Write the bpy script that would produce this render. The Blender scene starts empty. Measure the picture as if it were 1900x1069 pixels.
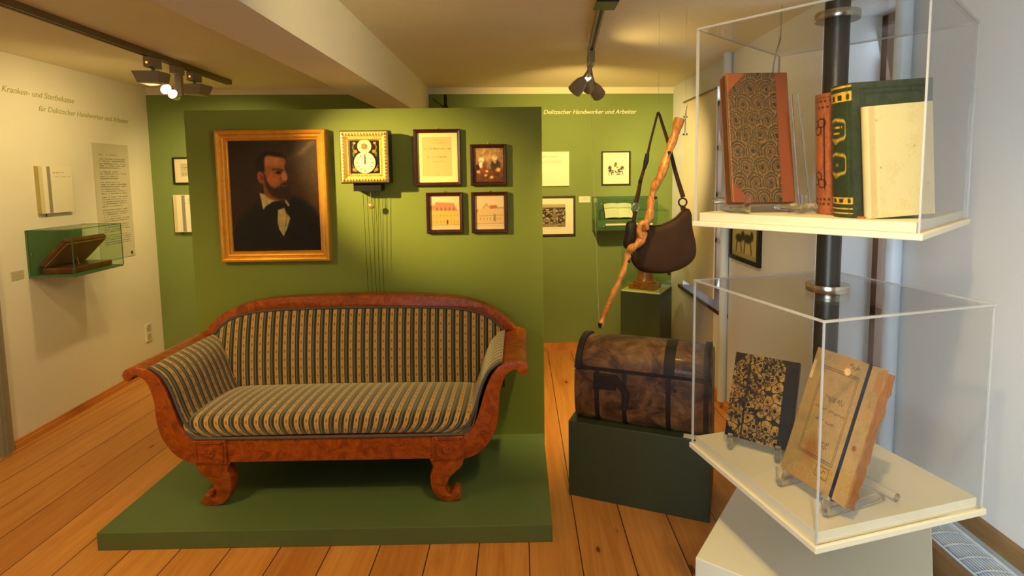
import bpy, math, random
import numpy as np
from mathutils import Vector, Matrix
R = math.radians
sc = bpy.context.scene
COL = sc.collection

# ------------------------------------------------------------ camera, world, exposure
cam_d = bpy.data.cameras.new('camera'); cam = bpy.data.objects.new('camera', cam_d); COL.objects.link(cam)
F_PX, CX, CY, PIT, ROL, YAW = 1017.38, 975.4, 417.26, .0892, -.0124, -.0106
c_, s_ = math.cos, math.sin
RZ = Matrix(((c_(YAW), s_(YAW), 0), (-s_(YAW), c_(YAW), 0), (0, 0, 1)))
MM = Matrix(((1, 0, 0), (0, 0, -1), (0, 1, 0)))
RX = Matrix(((1, 0, 0), (0, c_(PIT), -s_(PIT)), (0, s_(PIT), c_(PIT))))
RR = Matrix(((c_(ROL), -s_(ROL), 0), (s_(ROL), c_(ROL), 0), (0, 0, 1)))
RC = (RR @ RX @ (MM @ RZ))                      # world -> image axes (right, down, forward)
flip = Matrix(((1, 0, 0), (0, -1, 0), (0, 0, -1)))
cam.matrix_world = Matrix.Translation((0, 0, 1.6)) @ (flip @ RC).transposed().to_4x4()
cam_d.sensor_fit = 'HORIZONTAL'; cam_d.sensor_width = 36
cam_d.lens = F_PX / 1900 * 36
cam_d.shift_x = (950 - CX) / 1900; cam_d.shift_y = -(534.5 - CY) / 1900
cam_d.clip_start = .05
sc.camera = cam
sc.view_settings.view_transform = 'Standard'; sc.view_settings.look = 'None'
sc.view_settings.exposure = 0.15; sc.view_settings.gamma = 1.0
sc.view_settings.use_curve_mapping = False

w = bpy.data.worlds.new('world'); sc.world = w; w.use_nodes = True
bg = w.node_tree.nodes['Background']; bg.inputs[0].default_value = (.72, .85, 1, 1); bg.inputs[1].default_value = 1.6

def light(kind, name, loc, tgt, energy, color, **k):
    d = bpy.data.lights.new(name, kind); d.energy = energy; d.color = color
    for a, b in k.items(): setattr(d, a, b)
    o = bpy.data.objects.new(name, d); COL.objects.link(o); o.location = loc
    o.rotation_euler = (Vector(tgt) - Vector(loc)).to_track_quat('-Z', 'Y').to_euler()
    return o
WARM = (1, .72, .25); WARM2 = (1, .76, .34); COOL = (.62, .78, 1)
def spot(name, loc, tgt, e, deg, blend=.8, size=.02, color=WARM):
    return light('SPOT', name, loc, tgt, e, color, spot_size=R(deg), spot_blend=blend, shadow_soft_size=size)
# daylight through the windows, plus an added one behind the camera
light('AREA', 'daylight_near_window', (1.80, 2.27, 1.45), (0, 2.2, 1.1), 5, COOL, shape='RECTANGLE', size=.55, size_y=1.6)
light('AREA', 'daylight_far_window', (1.80, 4.17, 1.45), (0, 4.0, 1.1), 14, COOL, shape='RECTANGLE', size=.85, size_y=1.4)
light('AREA', 'added_back_daylight', (-.6, -1.72, 1.5), (1.39, .0, 1.15), 34, (.70, .85, 1), shape='RECTANGLE', size=1.5, size_y=1.25, spread=R(75))  # added unseen source, gives the right wall its cool light
# warm track lights, plus an added fill over the passage
spot('panel_spot', (-2.17, 1.75, 2.20), (-.62, 3.12, 1.56), 480, 30, 1, .025)
spot('sofa_spot', (-2.17, 1.55, 2.20), (-1.0, 2.7, .45), 36, 80, 1, .03)
spot('wall_spot', (-2.2, 3.45, 2.16), (-3.05, 3.65, 1.55), 25, 160, 1, .035, WARM2)
spot('wall_spot_near', (-2.15, 2.3, 2.20), (-3.05, 2.7, 1.2), 20, 130, 1, .035, WARM2)
spot('corner_spot', (-2.2, 3.95, 2.18), (-2.4, 4.75, 1.3), 82, 120, 1, .035, WARM2)
spot('left_floor_spot', (-2.15, 1.2, 2.25), (-2.5, 2.4, 0), 80, 110, 1, .05)
spot('right_track_spot', (.36, 3.45, 2.02), (.55, 4.93, 1.60), 122, 105, 1, .03)
spot('right_track_spot_wall', (.50, 3.5, 2.02), (1.39, 4.75, 1.62), 60, 60, .8, .03, WARM2)
spot('added_passage_fill', (.42, 3.0, 2.25), (.42, 3.7, 0), 195, 60, 1, .04)  # extra lamp added to brighten the passage floor, no fixture there
spot('bag_spot', (.40, 1.9, 2.22), (.75, 2.7, 1.3), 46, 60, 1, .03)
spot('panel_fill_spot', (.40, 1.6, 2.22), (-.8, 3.1, 1.3), 6, 90, 1, .03)
spot('case_spot', (.38, .55, 2.2), (.8, 1.45, .9), 44, 80, .9, .03, WARM2)
spot('sofa_front_spot', (.40, 1.25, 2.22), (-.80, 2.5, .10), 44, 56, 1, .03)
spot('floor_spot', (.38, 1.0, 2.2), (-.2, 1.9, 0), 20, 130, 1, .05)
spot('ceiling_wash_spot', (.47, 3.30, 2.08), (1.3, 2.8, 2.33), 7, 120, 1, .03)
spot('beam_spot', (.38, 1.3, 2.15), (-.78, 2.3, 2.25), 30, 60, 1, .05, WARM2)

# ------------------------------------------------------------ helpers
def s2l(c):
    c = np.asarray(c, float) / 255.0
    return np.where(c <= .04045, c / 12.92, ((c + .055) / 1.055) ** 2.4)
def lin(r, g, b): return tuple(s2l((r, g, b))) + (1,)

class NT:
    def __init__(s, name):
        s.m = bpy.data.materials.new(name); s.m.use_nodes = True; s.t = s.m.node_tree; s.t.nodes.clear()
        s.out = s.n('ShaderNodeOutputMaterial')
    def n(s, k, **kw):
        o = s.t.nodes.new(k)
        for a, b in kw.items(): setattr(o, a, b)
        return o
    def put(s, sock, v):
        if v is None: return
        if isinstance(v, bpy.types.NodeSocket): s.t.links.new(v, sock)
        else: sock.default_value = v
    def math(s, op, a, b=None, c=None):
        o = s.n('ShaderNodeMath', operation=op); s.put(o.inputs[0], a); s.put(o.inputs[1], b); s.put(o.inputs[2], c); return o.outputs[0]
    def mix(s, f, a, b, mode='MIX'):
        o = s.n('ShaderNodeMix', data_type='RGBA', blend_type=mode); s.put(o.inputs[0], f); s.put(o.inputs[6], a); s.put(o.inputs[7], b); return o.outputs[2]
    def noise(s, vec, scale, detail=4, rough=.5, dist=0):
        o = s.n('ShaderNodeTexNoise'); s.put(o.inputs['Vector'], vec); o.inputs['Scale'].default_value = scale
        o.inputs['Detail'].default_value = detail; o.inputs['Roughness'].default_value = rough; o.inputs['Distortion'].default_value = dist
        return o.outputs[0]
    def obj(s): return s.n('ShaderNodeTexCoord').outputs['Object']
    def uv(s): return s.n('ShaderNodeTexCoord').outputs['UV']
    def map(s, v, scale=(1, 1, 1), loc=(0, 0, 0)):
        o = s.n('ShaderNodeMapping'); s.put(o.inputs[0], v); o.inputs['Scale'].default_value = scale; o.inputs['Location'].default_value = loc; return o.outputs[0]
    def ramp(s, f, stops, interp='LINEAR'):
        o = s.n('ShaderNodeValToRGB'); s.put(o.inputs[0], f); e = o.color_ramp; e.interpolation = interp
        while len(e.elements) < len(stops): e.elements.new(.5)
        for el, (p, c) in zip(e.elements, stops): el.position = p; el.color = c if len(c) == 4 else tuple(c) + (1,)
        return o.outputs[0]
    def sep(s, v):
        o = s.n('ShaderNodeSeparateXYZ'); s.put(o.inputs[0], v); return o.outputs
    def bump(s, h, strength=.3, dist=.01):
        o = s.n('ShaderNodeBump'); s.put(o.inputs['Height'], h); o.inputs['Strength'].default_value = strength; o.inputs['Distance'].default_value = dist; return o.outputs[0]
    def pbr(s, col, rough=.5, metal=0, spec=.5, normal=None, coat=0, sheen=0, sheen_tint=None, **kw):
        o = s.n('ShaderNodeBsdfPrincipled'); s.put(o.inputs['Base Color'], col); s.put(o.inputs['Roughness'], rough); s.put(o.inputs['Metallic'], metal)
        o.inputs['Specular IOR Level'].default_value = spec; o.inputs['Coat Weight'].default_value = coat; o.inputs['Coat Roughness'].default_value = .15
        o.inputs['Sheen Weight'].default_value = sheen
        if sheen_tint: o.inputs['Sheen Tint'].default_value = sheen_tint; o.inputs['Sheen Roughness'].default_value = .5
        if normal: s.put(o.inputs['Normal'], normal)
        for a, b in kw.items(): o.inputs[a].default_value = b
        s.t.links.new(o.outputs[0], s.out.inputs[0]); return s.m

MATS = {}
def plain(name, rgb, rough=.6, var=.08, metal=0, spec=.4, scale=8, coat=0):
    if name in MATS: return MATS[name]
    t = NT(name); c = lin(*rgb); v = t.noise(t.obj(), scale, 5, .6)
    dark = tuple(x * (1 - var * 2) for x in c[:3]) + (1,); light_ = tuple(min(1, x * (1 + var * 2)) for x in c[:3]) + (1,)
    col = t.mix(v, dark, light_)
    MATS[name] = t.pbr(col, rough, metal, spec, t.bump(v, .08, .004), coat); return MATS[name]
def vcol(name, rough=.6, coat=0, spec=.3):
    if name in MATS: return MATS[name]
    t = NT(name); a = t.n('ShaderNodeVertexColor'); a.layer_name = 'paint'
    MATS[name] = t.pbr(a.outputs[0], rough, 0, spec, t.bump(t.noise(t.obj(), 300), .05, .001), coat); return MATS[name]

def m_wall(name, rgb):
    t = NT(name); o = t.obj(); n = t.noise(o, 2.2, 5, .6); c = lin(*rgb)
    col = t.mix(n, tuple(x * .93 for x in c[:3]) + (1,), tuple(min(1, x * 1.05) for x in c[:3]) + (1,))
    return t.pbr(col, .85, 0, .2, t.bump(t.noise(o, 60, 6, .65), .12, .004))
M_CREAM = m_wall('cream_plaster', (232, 224, 198))
M_CEIL = m_wall('ceiling_plaster', (236, 224, 190))
M_GREEN = m_wall('green_wall_paint', (112, 142, 66))
M_WHITE = m_wall('white_plaster', (222, 222, 220))
def m_greenboard(name, rgb, rough):
    t = NT(name); o = t.obj(); c = lin(*rgb); n = t.noise(o, 4, 4, .5)
    return t.pbr(t.mix(n, tuple(x * .92 for x in c[:3]) + (1,), tuple(x * 1.08 for x in c[:3]) + (1,)), rough, 0, .45, t.bump(t.noise(o, 90, 3), .05, .002))
M_PANEL = m_greenboard('green_panel_paint', (122, 134, 50), .6)
M_PLAT = m_greenboard('green_platform_paint', (86, 104, 62), .40)
M_PLINTH = m_greenboard('green_plinth_paint', (52, 62, 40), .42)
M_VITR = m_greenboard('green_case_board', (86, 112, 70), .5)

def m_floor():
    t = NT('pine_floorboards'); o = t.obj(); x, y, z = t.sep(o)
    W = .2165; u = t.math('DIVIDE', t.math('ADD', x, .628 + 20 * W), W); idx = t.math('FLOOR', u); fr = t.math('FRACT', u)
    wn = t.n('ShaderNodeTexWhiteNoise', noise_dimensions='1D'); t.put(wn.inputs['W'], idx)
    off = t.math('MULTIPLY', wn.outputs[0], 37.0)
    cmb = t.n('ShaderNodeCombineXYZ'); t.put(cmb.inputs[0], x); t.put(cmb.inputs[1], t.math('ADD', y, off)); t.put(cmb.inputs[2], off)
    grain = t.noise(t.map(cmb.outputs[0], (16, .9, 1)), 1.6, 6, .55, 1.1)
    fine = t.noise(t.map(cmb.outputs[0], (90, 2.5, 1)), 2, 3, .5)
    c = t.ramp(grain, [(.25, lin(196, 122, 54)), (.5, lin(214, 144, 70)), (.75, lin(226, 160, 84))])
    c = t.mix(t.math('MULTIPLY', fine, .35), c, lin(150, 88, 40))
    tint = t.ramp(wn.outputs[0], [(0, (.78, .70, .62)), (.5, (.95, .93, .9)), (1, (1, 1, 1))])
    c = t.mix(1.0, c, tint, 'MULTIPLY')
    # knots
    v = t.n('ShaderNodeTexVoronoi'); v.inputs['Scale'].default_value = 1.0; t.put(v.inputs['Vector'], t.map(cmb.outputs[0], (8.6, 3.6, 1)))
    vx = t.sep(v.outputs['Color'])
    size = t.math('MULTIPLY', t.math('POWER', vx[0], 1.9), .17)
    near = t.math('SUBTRACT', t.math('ADD', size, t.math('MULTIPLY', t.math('SUBTRACT', fine, .5), .05)), v.outputs['Distance'])
    kn = t.math('MULTIPLY', near, 28); kn.node.use_clamp = True
    c = t.mix(kn, c, lin(96, 40, 14))
    halo = t.math('MULTIPLY', t.math('SUBTRACT', t.math('MULTIPLY', size, 2.4), v.outputs['Distance']), 4); halo.node.use_clamp = True
    c = t.mix(t.math('MULTIPLY', halo, .35), c, lin(140, 70, 26))
    e = t.math('ABSOLUTE', t.math('SUBTRACT', fr, .5)); gap = t.math('GREATER_THAN', e, .489)
    c = t.mix(gap, c, lin(52, 26, 10))
    h = t.math('SUBTRACT', t.math('MULTIPLY', grain, .15), gap)
    return t.pbr(c, t.ramp(grain, [(0, (.38,) * 3), (1, (.5,) * 3)]), 0, .45, t.bump(h, .35, .003), .12)
M_FLOOR = m_floor()

def m_wood(name, c1, c2, c3, scale=(6, 6, 6), burl=True, rough=.3, coat=.3):
    t = NT(name); o = t.map(t.obj(), scale)
    n = t.noise(o, 2.2, 8, .62, 2.2 if burl else .5); n2 = t.noise(o, 9, 6, .7, 1.2)
    col = t.ramp(n, [(.28, lin(*c1)), (.5, lin(*c2)), (.72, lin(*c3))])
    v = t.n('ShaderNodeTexVoronoi'); t.put(v.inputs['Vector'], o); v.inputs['Scale'].default_value = 2.3
    sp = t.math('MULTIPLY', t.math('SUBTRACT', .16, v.outputs['Distance']), 6); sp.node.use_clamp = True
    col = t.mix(t.math('MULTIPLY', sp, .55 if burl else .1), col, lin(*[int(q * .45) for q in c1]))
    col = t.mix(t.math('MULTIPLY', n2, .35), col, lin(*c1))
    return t.pbr(col, rough, 0, .5, t.bump(n2, .05, .002), coat)
M_BURL = m_wood('birch_burl_veneer', (96, 36, 4), (158, 70, 9), (190, 96, 16), (7, 7, 7), True, .36, .12)
M_TRIMW = m_wood('pine_trim', (176, 100, 42), (212, 138, 66), (226, 160, 88), (3, 1, 3), False, .45, .1)
M_STICKW = m_wood('gnarled_stick_wood', (132, 66, 20), (214, 138, 56), (242, 184, 98), (14, 14, 6), True, .42, .08)
M_BOXWOOD = m_wood('radiator_case_wood', (112, 82, 46), (138, 104, 62), (156, 122, 76), (4, 1, 4), False, .5, .05)
M_BUST = m_wood('brown_plinth_wood', (120, 62, 28), (166, 94, 46), (190, 118, 62), (8, 8, 8), False, .3, .4)

def m_fabric():
    t = NT('striped_upholstery'); uv = t.uv(); u, v, _ = t.sep(uv)
    fu = t.math('FRACT', t.math('DIVIDE', u, .0447)); fv = t.math('FRACT', t.math('DIVIDE', v, .046))
    beige = lin(206, 160, 96); grey = lin(98, 98, 84); black = lin(24, 19, 12); red = lin(118, 62, 26); olive = lin(120, 92, 40)
    base = t.ramp(fu, [(0, black), (.05, beige), (.50, black), (.62, grey), (.80, black)], 'CONSTANT')
    lines = t.math('LESS_THAN', t.math('ABSOLUTE', t.math('SUBTRACT', t.math('ABSOLUTE', t.math('SUBTRACT', fu, .27)), .135)), .012)
    base = t.mix(t.math('MULTIPLY', lines, .55), base, olive)
    dx = t.math('DIVIDE', t.math('SUBTRACT', fu, .27), .085); dy = t.math('DIVIDE', t.math('SUBTRACT', fv, .5), .24)
    d = t.math('ADD', t.math('MULTIPLY', dx, dx), t.math('MULTIPLY', dy, dy))
    dot = t.math('SUBTRACT', 1.35, d); dot.node.use_clamp = True
    base = t.mix(t.math('MULTIPLY', dot, .85), base, red)
    fv2 = t.math('FRACT', t.math('ADD', t.math('DIVIDE', v, .046), .5)); dy2 = t.math('ABSOLUTE', t.math('SUBTRACT', fv2, .5))
    d2 = t.math('MULTIPLY', t.math('LESS_THAN', dy2, .12), t.math('LESS_THAN', t.math('ABSOLUTE', t.math('SUBTRACT', fu, .27)), .05))
    base = t.mix(t.math('MULTIPLY', d2, .4), base, olive)
    nz = t.noise(t.map(uv, (400, 400, 1)), 1, 2, .5)
    base = t.mix(t.math('MULTIPLY', nz, .35), base, lin(70, 58, 36))
    pile = t.ramp(fu, [(0, (1,) * 3), (.07, (0,) * 3), (.47, (1,) * 3)], 'CONSTANT')
    return t.pbr(base, .8, 0, .25, t.bump(nz, .3, .001), 0, .75, (1, .96, .66, 1))
M_FAB = m_fabric()
M_GIMP = plain('grey_braid_trim', (82, 80, 84), .8, .15, scale=200)

def m_gold(name, c1, c2, rough=.32, metal=.6):
    t = NT(name); n = t.noise(t.obj(), 30, 5, .6)
    return t.pbr(t.mix(n, lin(*c1), lin(*c2)), rough, metal, .5, t.bump(n, .15, .002))
M_GOLD = m_gold('gilt_frame', (206, 138, 38), (250, 186, 68), .30, .45)
M_GOLD2 = m_gold('pale_gilt_frame', (232, 186, 96), (252, 222, 140), .4, .35)
M_BRASS = m_gold('brass', (170, 140, 80), (210, 180, 110), .25)
M_MAHO = m_wood('dark_red_frame_wood', (38, 7, 4), (58, 11, 7), (74, 18, 11), (9, 9, 9), False, .35, .15)
M_BLACK = plain('black_lacquer', (22, 18, 15), .35)
M_DKFRAME = plain('dark_brown_frame', (58, 40, 26), .4)
M_GREYM = plain('grey_painted_metal', (150, 140, 118), .5, .05)
M_TRACK = plain('track_metal', (120, 104, 74), .45, .06)
M_IRON = plain('black_iron', (20, 19, 18), .55, .1)
M_POLE = plain('dark_grey_steel_tube', (66, 60, 52), .38, .06, .6)
M_CHROME = NT('brushed_steel'); M_CHROME = M_CHROME.pbr(lin(186, 176, 158), .22, 1)
M_WHITEP = plain('white_painted_board', (226, 212, 178), .5, .02)
M_STANDW = plain('white_stand_paint', (220, 212, 186), .55, .02)
M_PAPER = plain('paper', (232, 220, 190), .8, .05)
M_WHITEPL = plain('white_plastic', (226, 218, 196), .35, .02)
M_RADW = plain('white_radiator_enamel', (214, 224, 234), .35, .02)
M_DOOR = plain('door_grey_paint', (150, 140, 122), .5, .04)
M_LETW = plain('white_lettering', (244, 234, 200), .7, .02)
M_LETG = plain('olive_lettering', (172, 166, 92), .7, .02)
M_THREAD = NT('nylon_thread'); M_THREAD = M_THREAD.pbr(lin(210, 200, 160), .3, 0, .5, Alpha=.35)
M_BLIND = plain('cream_roller_blind', (226, 214, 180), .8, .02)

def m_glass(name, tint=(1, 1, 1, 1), gloss=.12, rough=.01):
    t = NT(name); tr = t.n('ShaderNodeBsdfTransparent'); tr.inputs[0].default_value = tint
    gl = t.n('ShaderNodeBsdfGlossy'); gl.inputs['Roughness'].default_value = rough
    lw = t.n('ShaderNodeLayerWeight'); lw.inputs[0].default_value = .5
    f = t.math('ADD', t.math('MULTIPLY', t.math('POWER', lw.outputs['Facing'], 5.0), .7), .018); f.node.use_clamp = True
    mx = t.n('ShaderNodeMixShader'); t.put(mx.inputs[0], f); t.t.links.new(tr.outputs[0], mx.inputs[1]); t.t.links.new(gl.outputs[0], mx.inputs[2])
    t.t.links.new(mx.outputs[0], t.out.inputs[0]); return t.m
M_GLASS = m_glass('clear_acrylic_sheet', (.985, .985, .98, 1))
M_GLASSG = m_glass('greenish_glass_sheet', (.90, .96, .90, 1))
def m_edge(name, col, a):
    t = NT(name); tr = t.n('ShaderNodeBsdfTransparent'); tr.inputs[0].default_value = (.95, .95, .93, 1)
    p = t.n('ShaderNodeBsdfPrincipled'); p.inputs['Base Color'].default_value = col; p.inputs['Roughness'].default_value = .2
    tl = t.n('ShaderNodeBsdfTranslucent'); tl.inputs[0].default_value = col
    m1 = t.n('ShaderNodeMixShader'); m1.inputs[0].default_value = .45; t.t.links.new(p.outputs[0], m1.inputs[1]); t.t.links.new(tl.outputs[0], m1.inputs[2])
    m2 = t.n('ShaderNodeMixShader'); m2.inputs[0].default_value = a; t.t.links.new(tr.outputs[0], m2.inputs[1]); t.t.links.new(m1.outputs[0], m2.inputs[2])
    t.t.links.new(m2.outputs[0], t.out.inputs[0]); return t.m
M_EDGE = m_edge('polished_acrylic_edge', (.86, .86, .84, 1), .55)
M_EDGEG = m_edge('green_glass_edge', (.12, .26, .16, 1), .7)
def m_rod():
    t = NT('clear_acrylic_rod'); m = t.pbr((1, 1, 1, 1), .05, 0, .5, **{'Transmission Weight': 1.0, 'IOR': 1.3})
    b = t.out.inputs[0].links[0].from_socket; tr = t.n('ShaderNodeBsdfTransparent'); mx = t.n('ShaderNodeMixShader'); mx.inputs[0].default_value = .75
    t.t.links.new(tr.outputs[0], mx.inputs[1]); t.t.links.new(b, mx.inputs[2]); t.t.links.new(mx.outputs[0], t.out.inputs[0]); return m
M_ROD = m_rod()

def emis(name, col, st):
    t = NT(name); e = t.n('ShaderNodeEmission'); e.inputs[0].default_value = col; e.inputs[1].default_value = st
    t.t.links.new(e.outputs[0], t.out.inputs[0]); return t.m
M_BULB = emis('lit_bulb', (1, .74, .38, 1), 4)
M_BULB2 = emis('lit_lens', (1, .78, .48, 1), 4)
M_LED = emis('orange_indicator', (1, .3, .02, 1), 2.5)

# ------------------------------------------------------------ mesh builder
def catmull(pts, n=4, closed=False):
    P = [np.array(p, float) for p in pts]; out = []; L = len(P)
    for i in range(L if closed else L - 1):
        if closed: a, b, c, d = P[i - 1], P[i], P[(i + 1) % L], P[(i + 2) % L]
        else: a, b, c, d = P[max(i - 1, 0)], P[i], P[i + 1], P[min(i + 2, L - 1)]
        for k in range(n):
            t = k / n
            out.append(.5 * ((2 * b) + (-a + c) * t + (2 * a - 5 * b + 4 * c - d) * t * t + (-a + 3 * b - 3 * c + d) * t ** 3))
    if not closed: out.append(P[-1])
    return [tuple(p) for p in out]

def wm(o):
    return (wm(o.parent) @ o.matrix_basis) if o.parent else o.matrix_basis.copy()
class MB:
    def __init__(s): s.v = []; s.f = []; s.uv = {}; s.col = None
    def add(s, vs, fs, uvs=None):
        b = len(s.v); s.v += [tuple(map(float, p)) for p in vs]; s.f += [tuple(b + i for i in f) for f in fs]
        if uvs:
            for i, q in enumerate(uvs): s.uv[b + i] = q
        return s
    def box(s, x0, x1, y0, y1, z0, z1, M=None):
        vs = [(x, y, z) for z in (z0, z1) for y in (y0, y1) for x in (x0, x1)]
        if M: vs = [tuple(M @ Vector(p)) for p in vs]
        return s.add(vs, [(0, 2, 3, 1), (4, 5, 7, 6), (0, 1, 5, 4), (2, 6, 7, 3), (0, 4, 6, 2), (1, 3, 7, 5)])
    def prism(s, poly, axis, a, b, M=None):
        """poly: 2D points; axis 'y': (x,z), 'z': (x,y), 'x': (y,z)"""
        def P(p, h): return {'y': (p[0], h, p[1]), 'z': (p[0], p[1], h), 'x': (h, p[0], p[1])}[axis]
        n = len(poly); vs = [P(p, a) for p in poly] + [P(p, b) for p in poly]
        if M: vs = [tuple(M @ Vector(p)) for p in vs]
        return s.add(vs, [tuple(range(n))[::-1], tuple(range(n, 2 * n))] + [(i, (i + 1) % n, n + (i + 1) % n, n + i) for i in range(n)])
    def tube(s, path, rad, n=10, closed=False, flat=None, wob=0, seed=1):
        P = [Vector(p) for p in path]; L = len(P); rnd = random.Random(seed)
        if not hasattr(rad, '__len__'): rad = [rad] * L
        up = None; rings = []; b0 = len(s.v)
        for i in range(L):
            if closed: t = P[(i + 1) % L] - P[i - 1]
            else: t = P[min(i + 1, L - 1)] - P[max(i - 1, 0)]
            t.normalize()
            if up is None:
                up = Vector((0, 0, 1)) if abs(t.z) < .9 else Vector((0, 1, 0))
            up = (up - t * up.dot(t)); up.normalize(); sd = t.cross(up)
            ring = []
            for k in range(n):
                a = 2 * math.pi * k / n; r = rad[i] * (1 + wob * (rnd.random() - .5))
                ca, sa = math.cos(a), math.sin(a)
                if flat: ca, sa = ca * flat[0], sa * flat[1]
                ring.append(P[i] + up * ca * r + sd * sa * r)
            rings.append(ring)
        vs = [tuple(p) for r_ in rings for p in r_]; fs = []
        m = L if closed else L - 1
        for i in range(m):
            j = (i + 1) % L
            for k in range(n): fs.append((i * n + k, i * n + (k + 1) % n, j * n + (k + 1) % n, j * n + k))
        if not closed: fs += [tuple(range(n))[::-1], tuple((L - 1) * n + k for k in range(n))]
        return s.add(vs, fs)
    def lathe(s, prof, n=24, c=(0, 0, 0), M=None):
        vs = []; fs = []; L = len(prof)
        for r, z in prof:
            for k in range(n):
                a = 2 * math.pi * k / n; p = (c[0] + r * math.cos(a), c[1] + r * math.sin(a), c[2] + z)
                vs.append(tuple(M @ Vector(p)) if M else p)
        for i in range(L - 1):
            for k in range(n): fs.append((i * n + k, i * n + (k + 1) % n, (i + 1) * n + (k + 1) % n, (i + 1) * n + k))
        fs += [tuple(range(n))[::-1], tuple((L - 1) * n + k for k in range(n))]
        return s.add(vs, fs)
    def grid(s, fn, nu, nv, uvf=None, closed_u=False):
        vs = []; uvs = [] if uvf else None
        for j in range(nv + 1):
            for i in range(nu + 1):
                vs.append(fn(i / nu, j / nv))
                if uvf: uvs.append(uvf(i / nu, j / nv))
        w_ = nu + 1
        return s.add(vs, [(j * w_ + i, j * w_ + i + 1, (j + 1) * w_ + i + 1, (j + 1) * w_ + i) for j in range(nv) for i in range(nu)], uvs)
    def build(s, name, mat, parent=None, local=False, smooth=False, bevel=0, seg=2, solid=0, subsurf=0, recalc=True, mats=None, fmat=None):
        import bmesh
        me = bpy.data.meshes.new(name); vs = s.v
        if parent is not None and not local:
            Mi = wm(parent).inverted()
            vs = [tuple(Mi @ Vector(p)) for p in vs]
        me.from_pydata(vs, [], s.f)
        if s.uv:
            l = me.uv_layers.new(name='UVMap')
            for lp in me.loops: l.data[lp.index].uv = s.uv.get(lp.vertex_index, (0, 0))
        if s.col is not None:
            ca = me.color_attributes.new('paint', 'FLOAT_COLOR', 'POINT')
            ca.data.foreach_set('color', s.col.astype(np.float32).ravel())
        for q in (mats or [mat]): me.materials.append(q)
        if fmat:
            for p, k in zip(me.polygons, fmat): p.material_index = k
        if recalc:
            bm = bmesh.new(); bm.from_mesh(me); bmesh.ops.recalc_face_normals(bm, faces=bm.faces); bm.to_mesh(me); bm.free()
        o = bpy.data.objects.new(name, me); COL.objects.link(o)
        if parent is not None: o.parent = parent
        if smooth:
            for p in me.polygons: p.use_smooth = True
        if bevel:
            m = o.modifiers.new('b', 'BEVEL'); m.width = bevel; m.segments = seg; m.limit_method = 'ANGLE'; m.angle_limit = R(40)
        if solid:
            m = o.modifiers.new('s', 'SOLIDIFY'); m.thickness = solid; m.offset = 0
        if subsurf:
            m = o.modifiers.new('ss', 'SUBSURF'); m.levels = subsurf; m.render_levels = subsurf
        if smooth and not subsurf:
            m = o.modifiers.new('w', 'EDGE_SPLIT'); m.split_angle = R(50)
        return o

def tag(o, label=None, cat=None, group=None, kind=None):
    if label: o['label'] = label
    if cat: o['category'] = cat
    if group: o['group'] = group
    if kind: o['kind'] = kind
    return o
def thing(name, label, cat, loc=(0, 0, 0), rotz=0, group=None):
    o = bpy.data.objects.new(name, None); COL.objects.link(o); o.empty_display_size = .1
    o.matrix_basis = Matrix.Translation(loc) @ Matrix.Rotation(rotz, 4, 'Z')
    return tag(o, label, cat, group)
def struct(name, mb, mat, **k): return tag(mb.build(name, mat, **k), kind='structure')

# --- painting: a fine mesh whose vertices carry the picture's colours
def painted(name, wd, ht, nx, ny, fn, mat, parent, y=0, cx=0, cz=0, M=None):
    mb = MB(); gx, gz = np.meshgrid(np.linspace(0, 1, nx + 1), np.linspace(0, 1, ny + 1))
    rgb = np.clip(fn(gx, 1 - gz), 0, 255)                 # fn gets x right, y down
    pts = np.stack([cx + (gx - .5) * wd, np.full_like(gx, y), cz + (gz - .5) * ht], -1).reshape(-1, 3)
    if M is not None: pts = [tuple(M @ Vector(p)) for p in pts]
    w_ = nx + 1
    mb.add([tuple(p) for p in pts], [(j * w_ + i, j * w_ + i + 1, (j + 1) * w_ + i + 1, (j + 1) * w_ + i) for j in range(ny) for i in range(nx)])
    mb.col = np.concatenate([s2l(rgb.reshape(-1, 3)), np.ones((rgb.shape[0] * rgb.shape[1], 1))], 1)
    return mb.build(name, mat, parent, local=True, recalc=False)
def base(X, c): return np.ones(X.shape + (3,)) * np.array(c, float)
def over(img, m, c):
    m = np.clip(m, 0, 1)[..., None]; c = np.array(c, float)
    return img * (1 - m) + c * m
def poly(X, Y, pts, soft=.01):
    pts = np.array(pts, float); d = np.full(X.shape, 1e9); ins = np.zeros(X.shape, bool); n = len(pts)
    for i in range(n):
        (x1, y1), (x2, y2) = pts[i], pts[(i + 1) % n]; ex, ey = x2 - x1, y2 - y1
        t = np.clip(((X - x1) * ex + (Y - y1) * ey) / (ex * ex + ey * ey + 1e-12), 0, 1)
        d = np.minimum(d, np.hypot(X - x1 - t * ex, Y - y1 - t * ey))
        c = ((y1 > Y) != (y2 > Y)) & (X < (x2 - x1) * (Y - y1) / (y2 - y1 + 1e-12) + x1); ins ^= c
    return np.clip(.5 + np.where(ins, d, -d) / (2 * soft), 0, 1)
def ell(X, Y, cx, cy, rx, ry, soft=.1, rot=0):
    c, s = math.cos(rot), math.sin(rot); x = (X - cx) * c + (Y - cy) * s; y = -(X - cx) * s + (Y - cy) * c
    return np.clip((1 - np.hypot(x / rx, y / ry)) / soft + .5, 0, 1)
def line(X, Y, pts, w_, soft=None):
    d = np.full(X.shape, 1e9)
    for (x1, y1), (x2, y2) in zip(pts[:-1], pts[1:]):
        ex, ey = x2 - x1, y2 - y1; t = np.clip(((X - x1) * ex + (Y - y1) * ey) / (ex * ex + ey * ey + 1e-12), 0, 1)
        d = np.minimum(d, np.hypot(X - x1 - t * ex, Y - y1 - t * ey))
    return np.clip((w_ - d) / (soft or w_) + .5, 0, 1)
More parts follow.
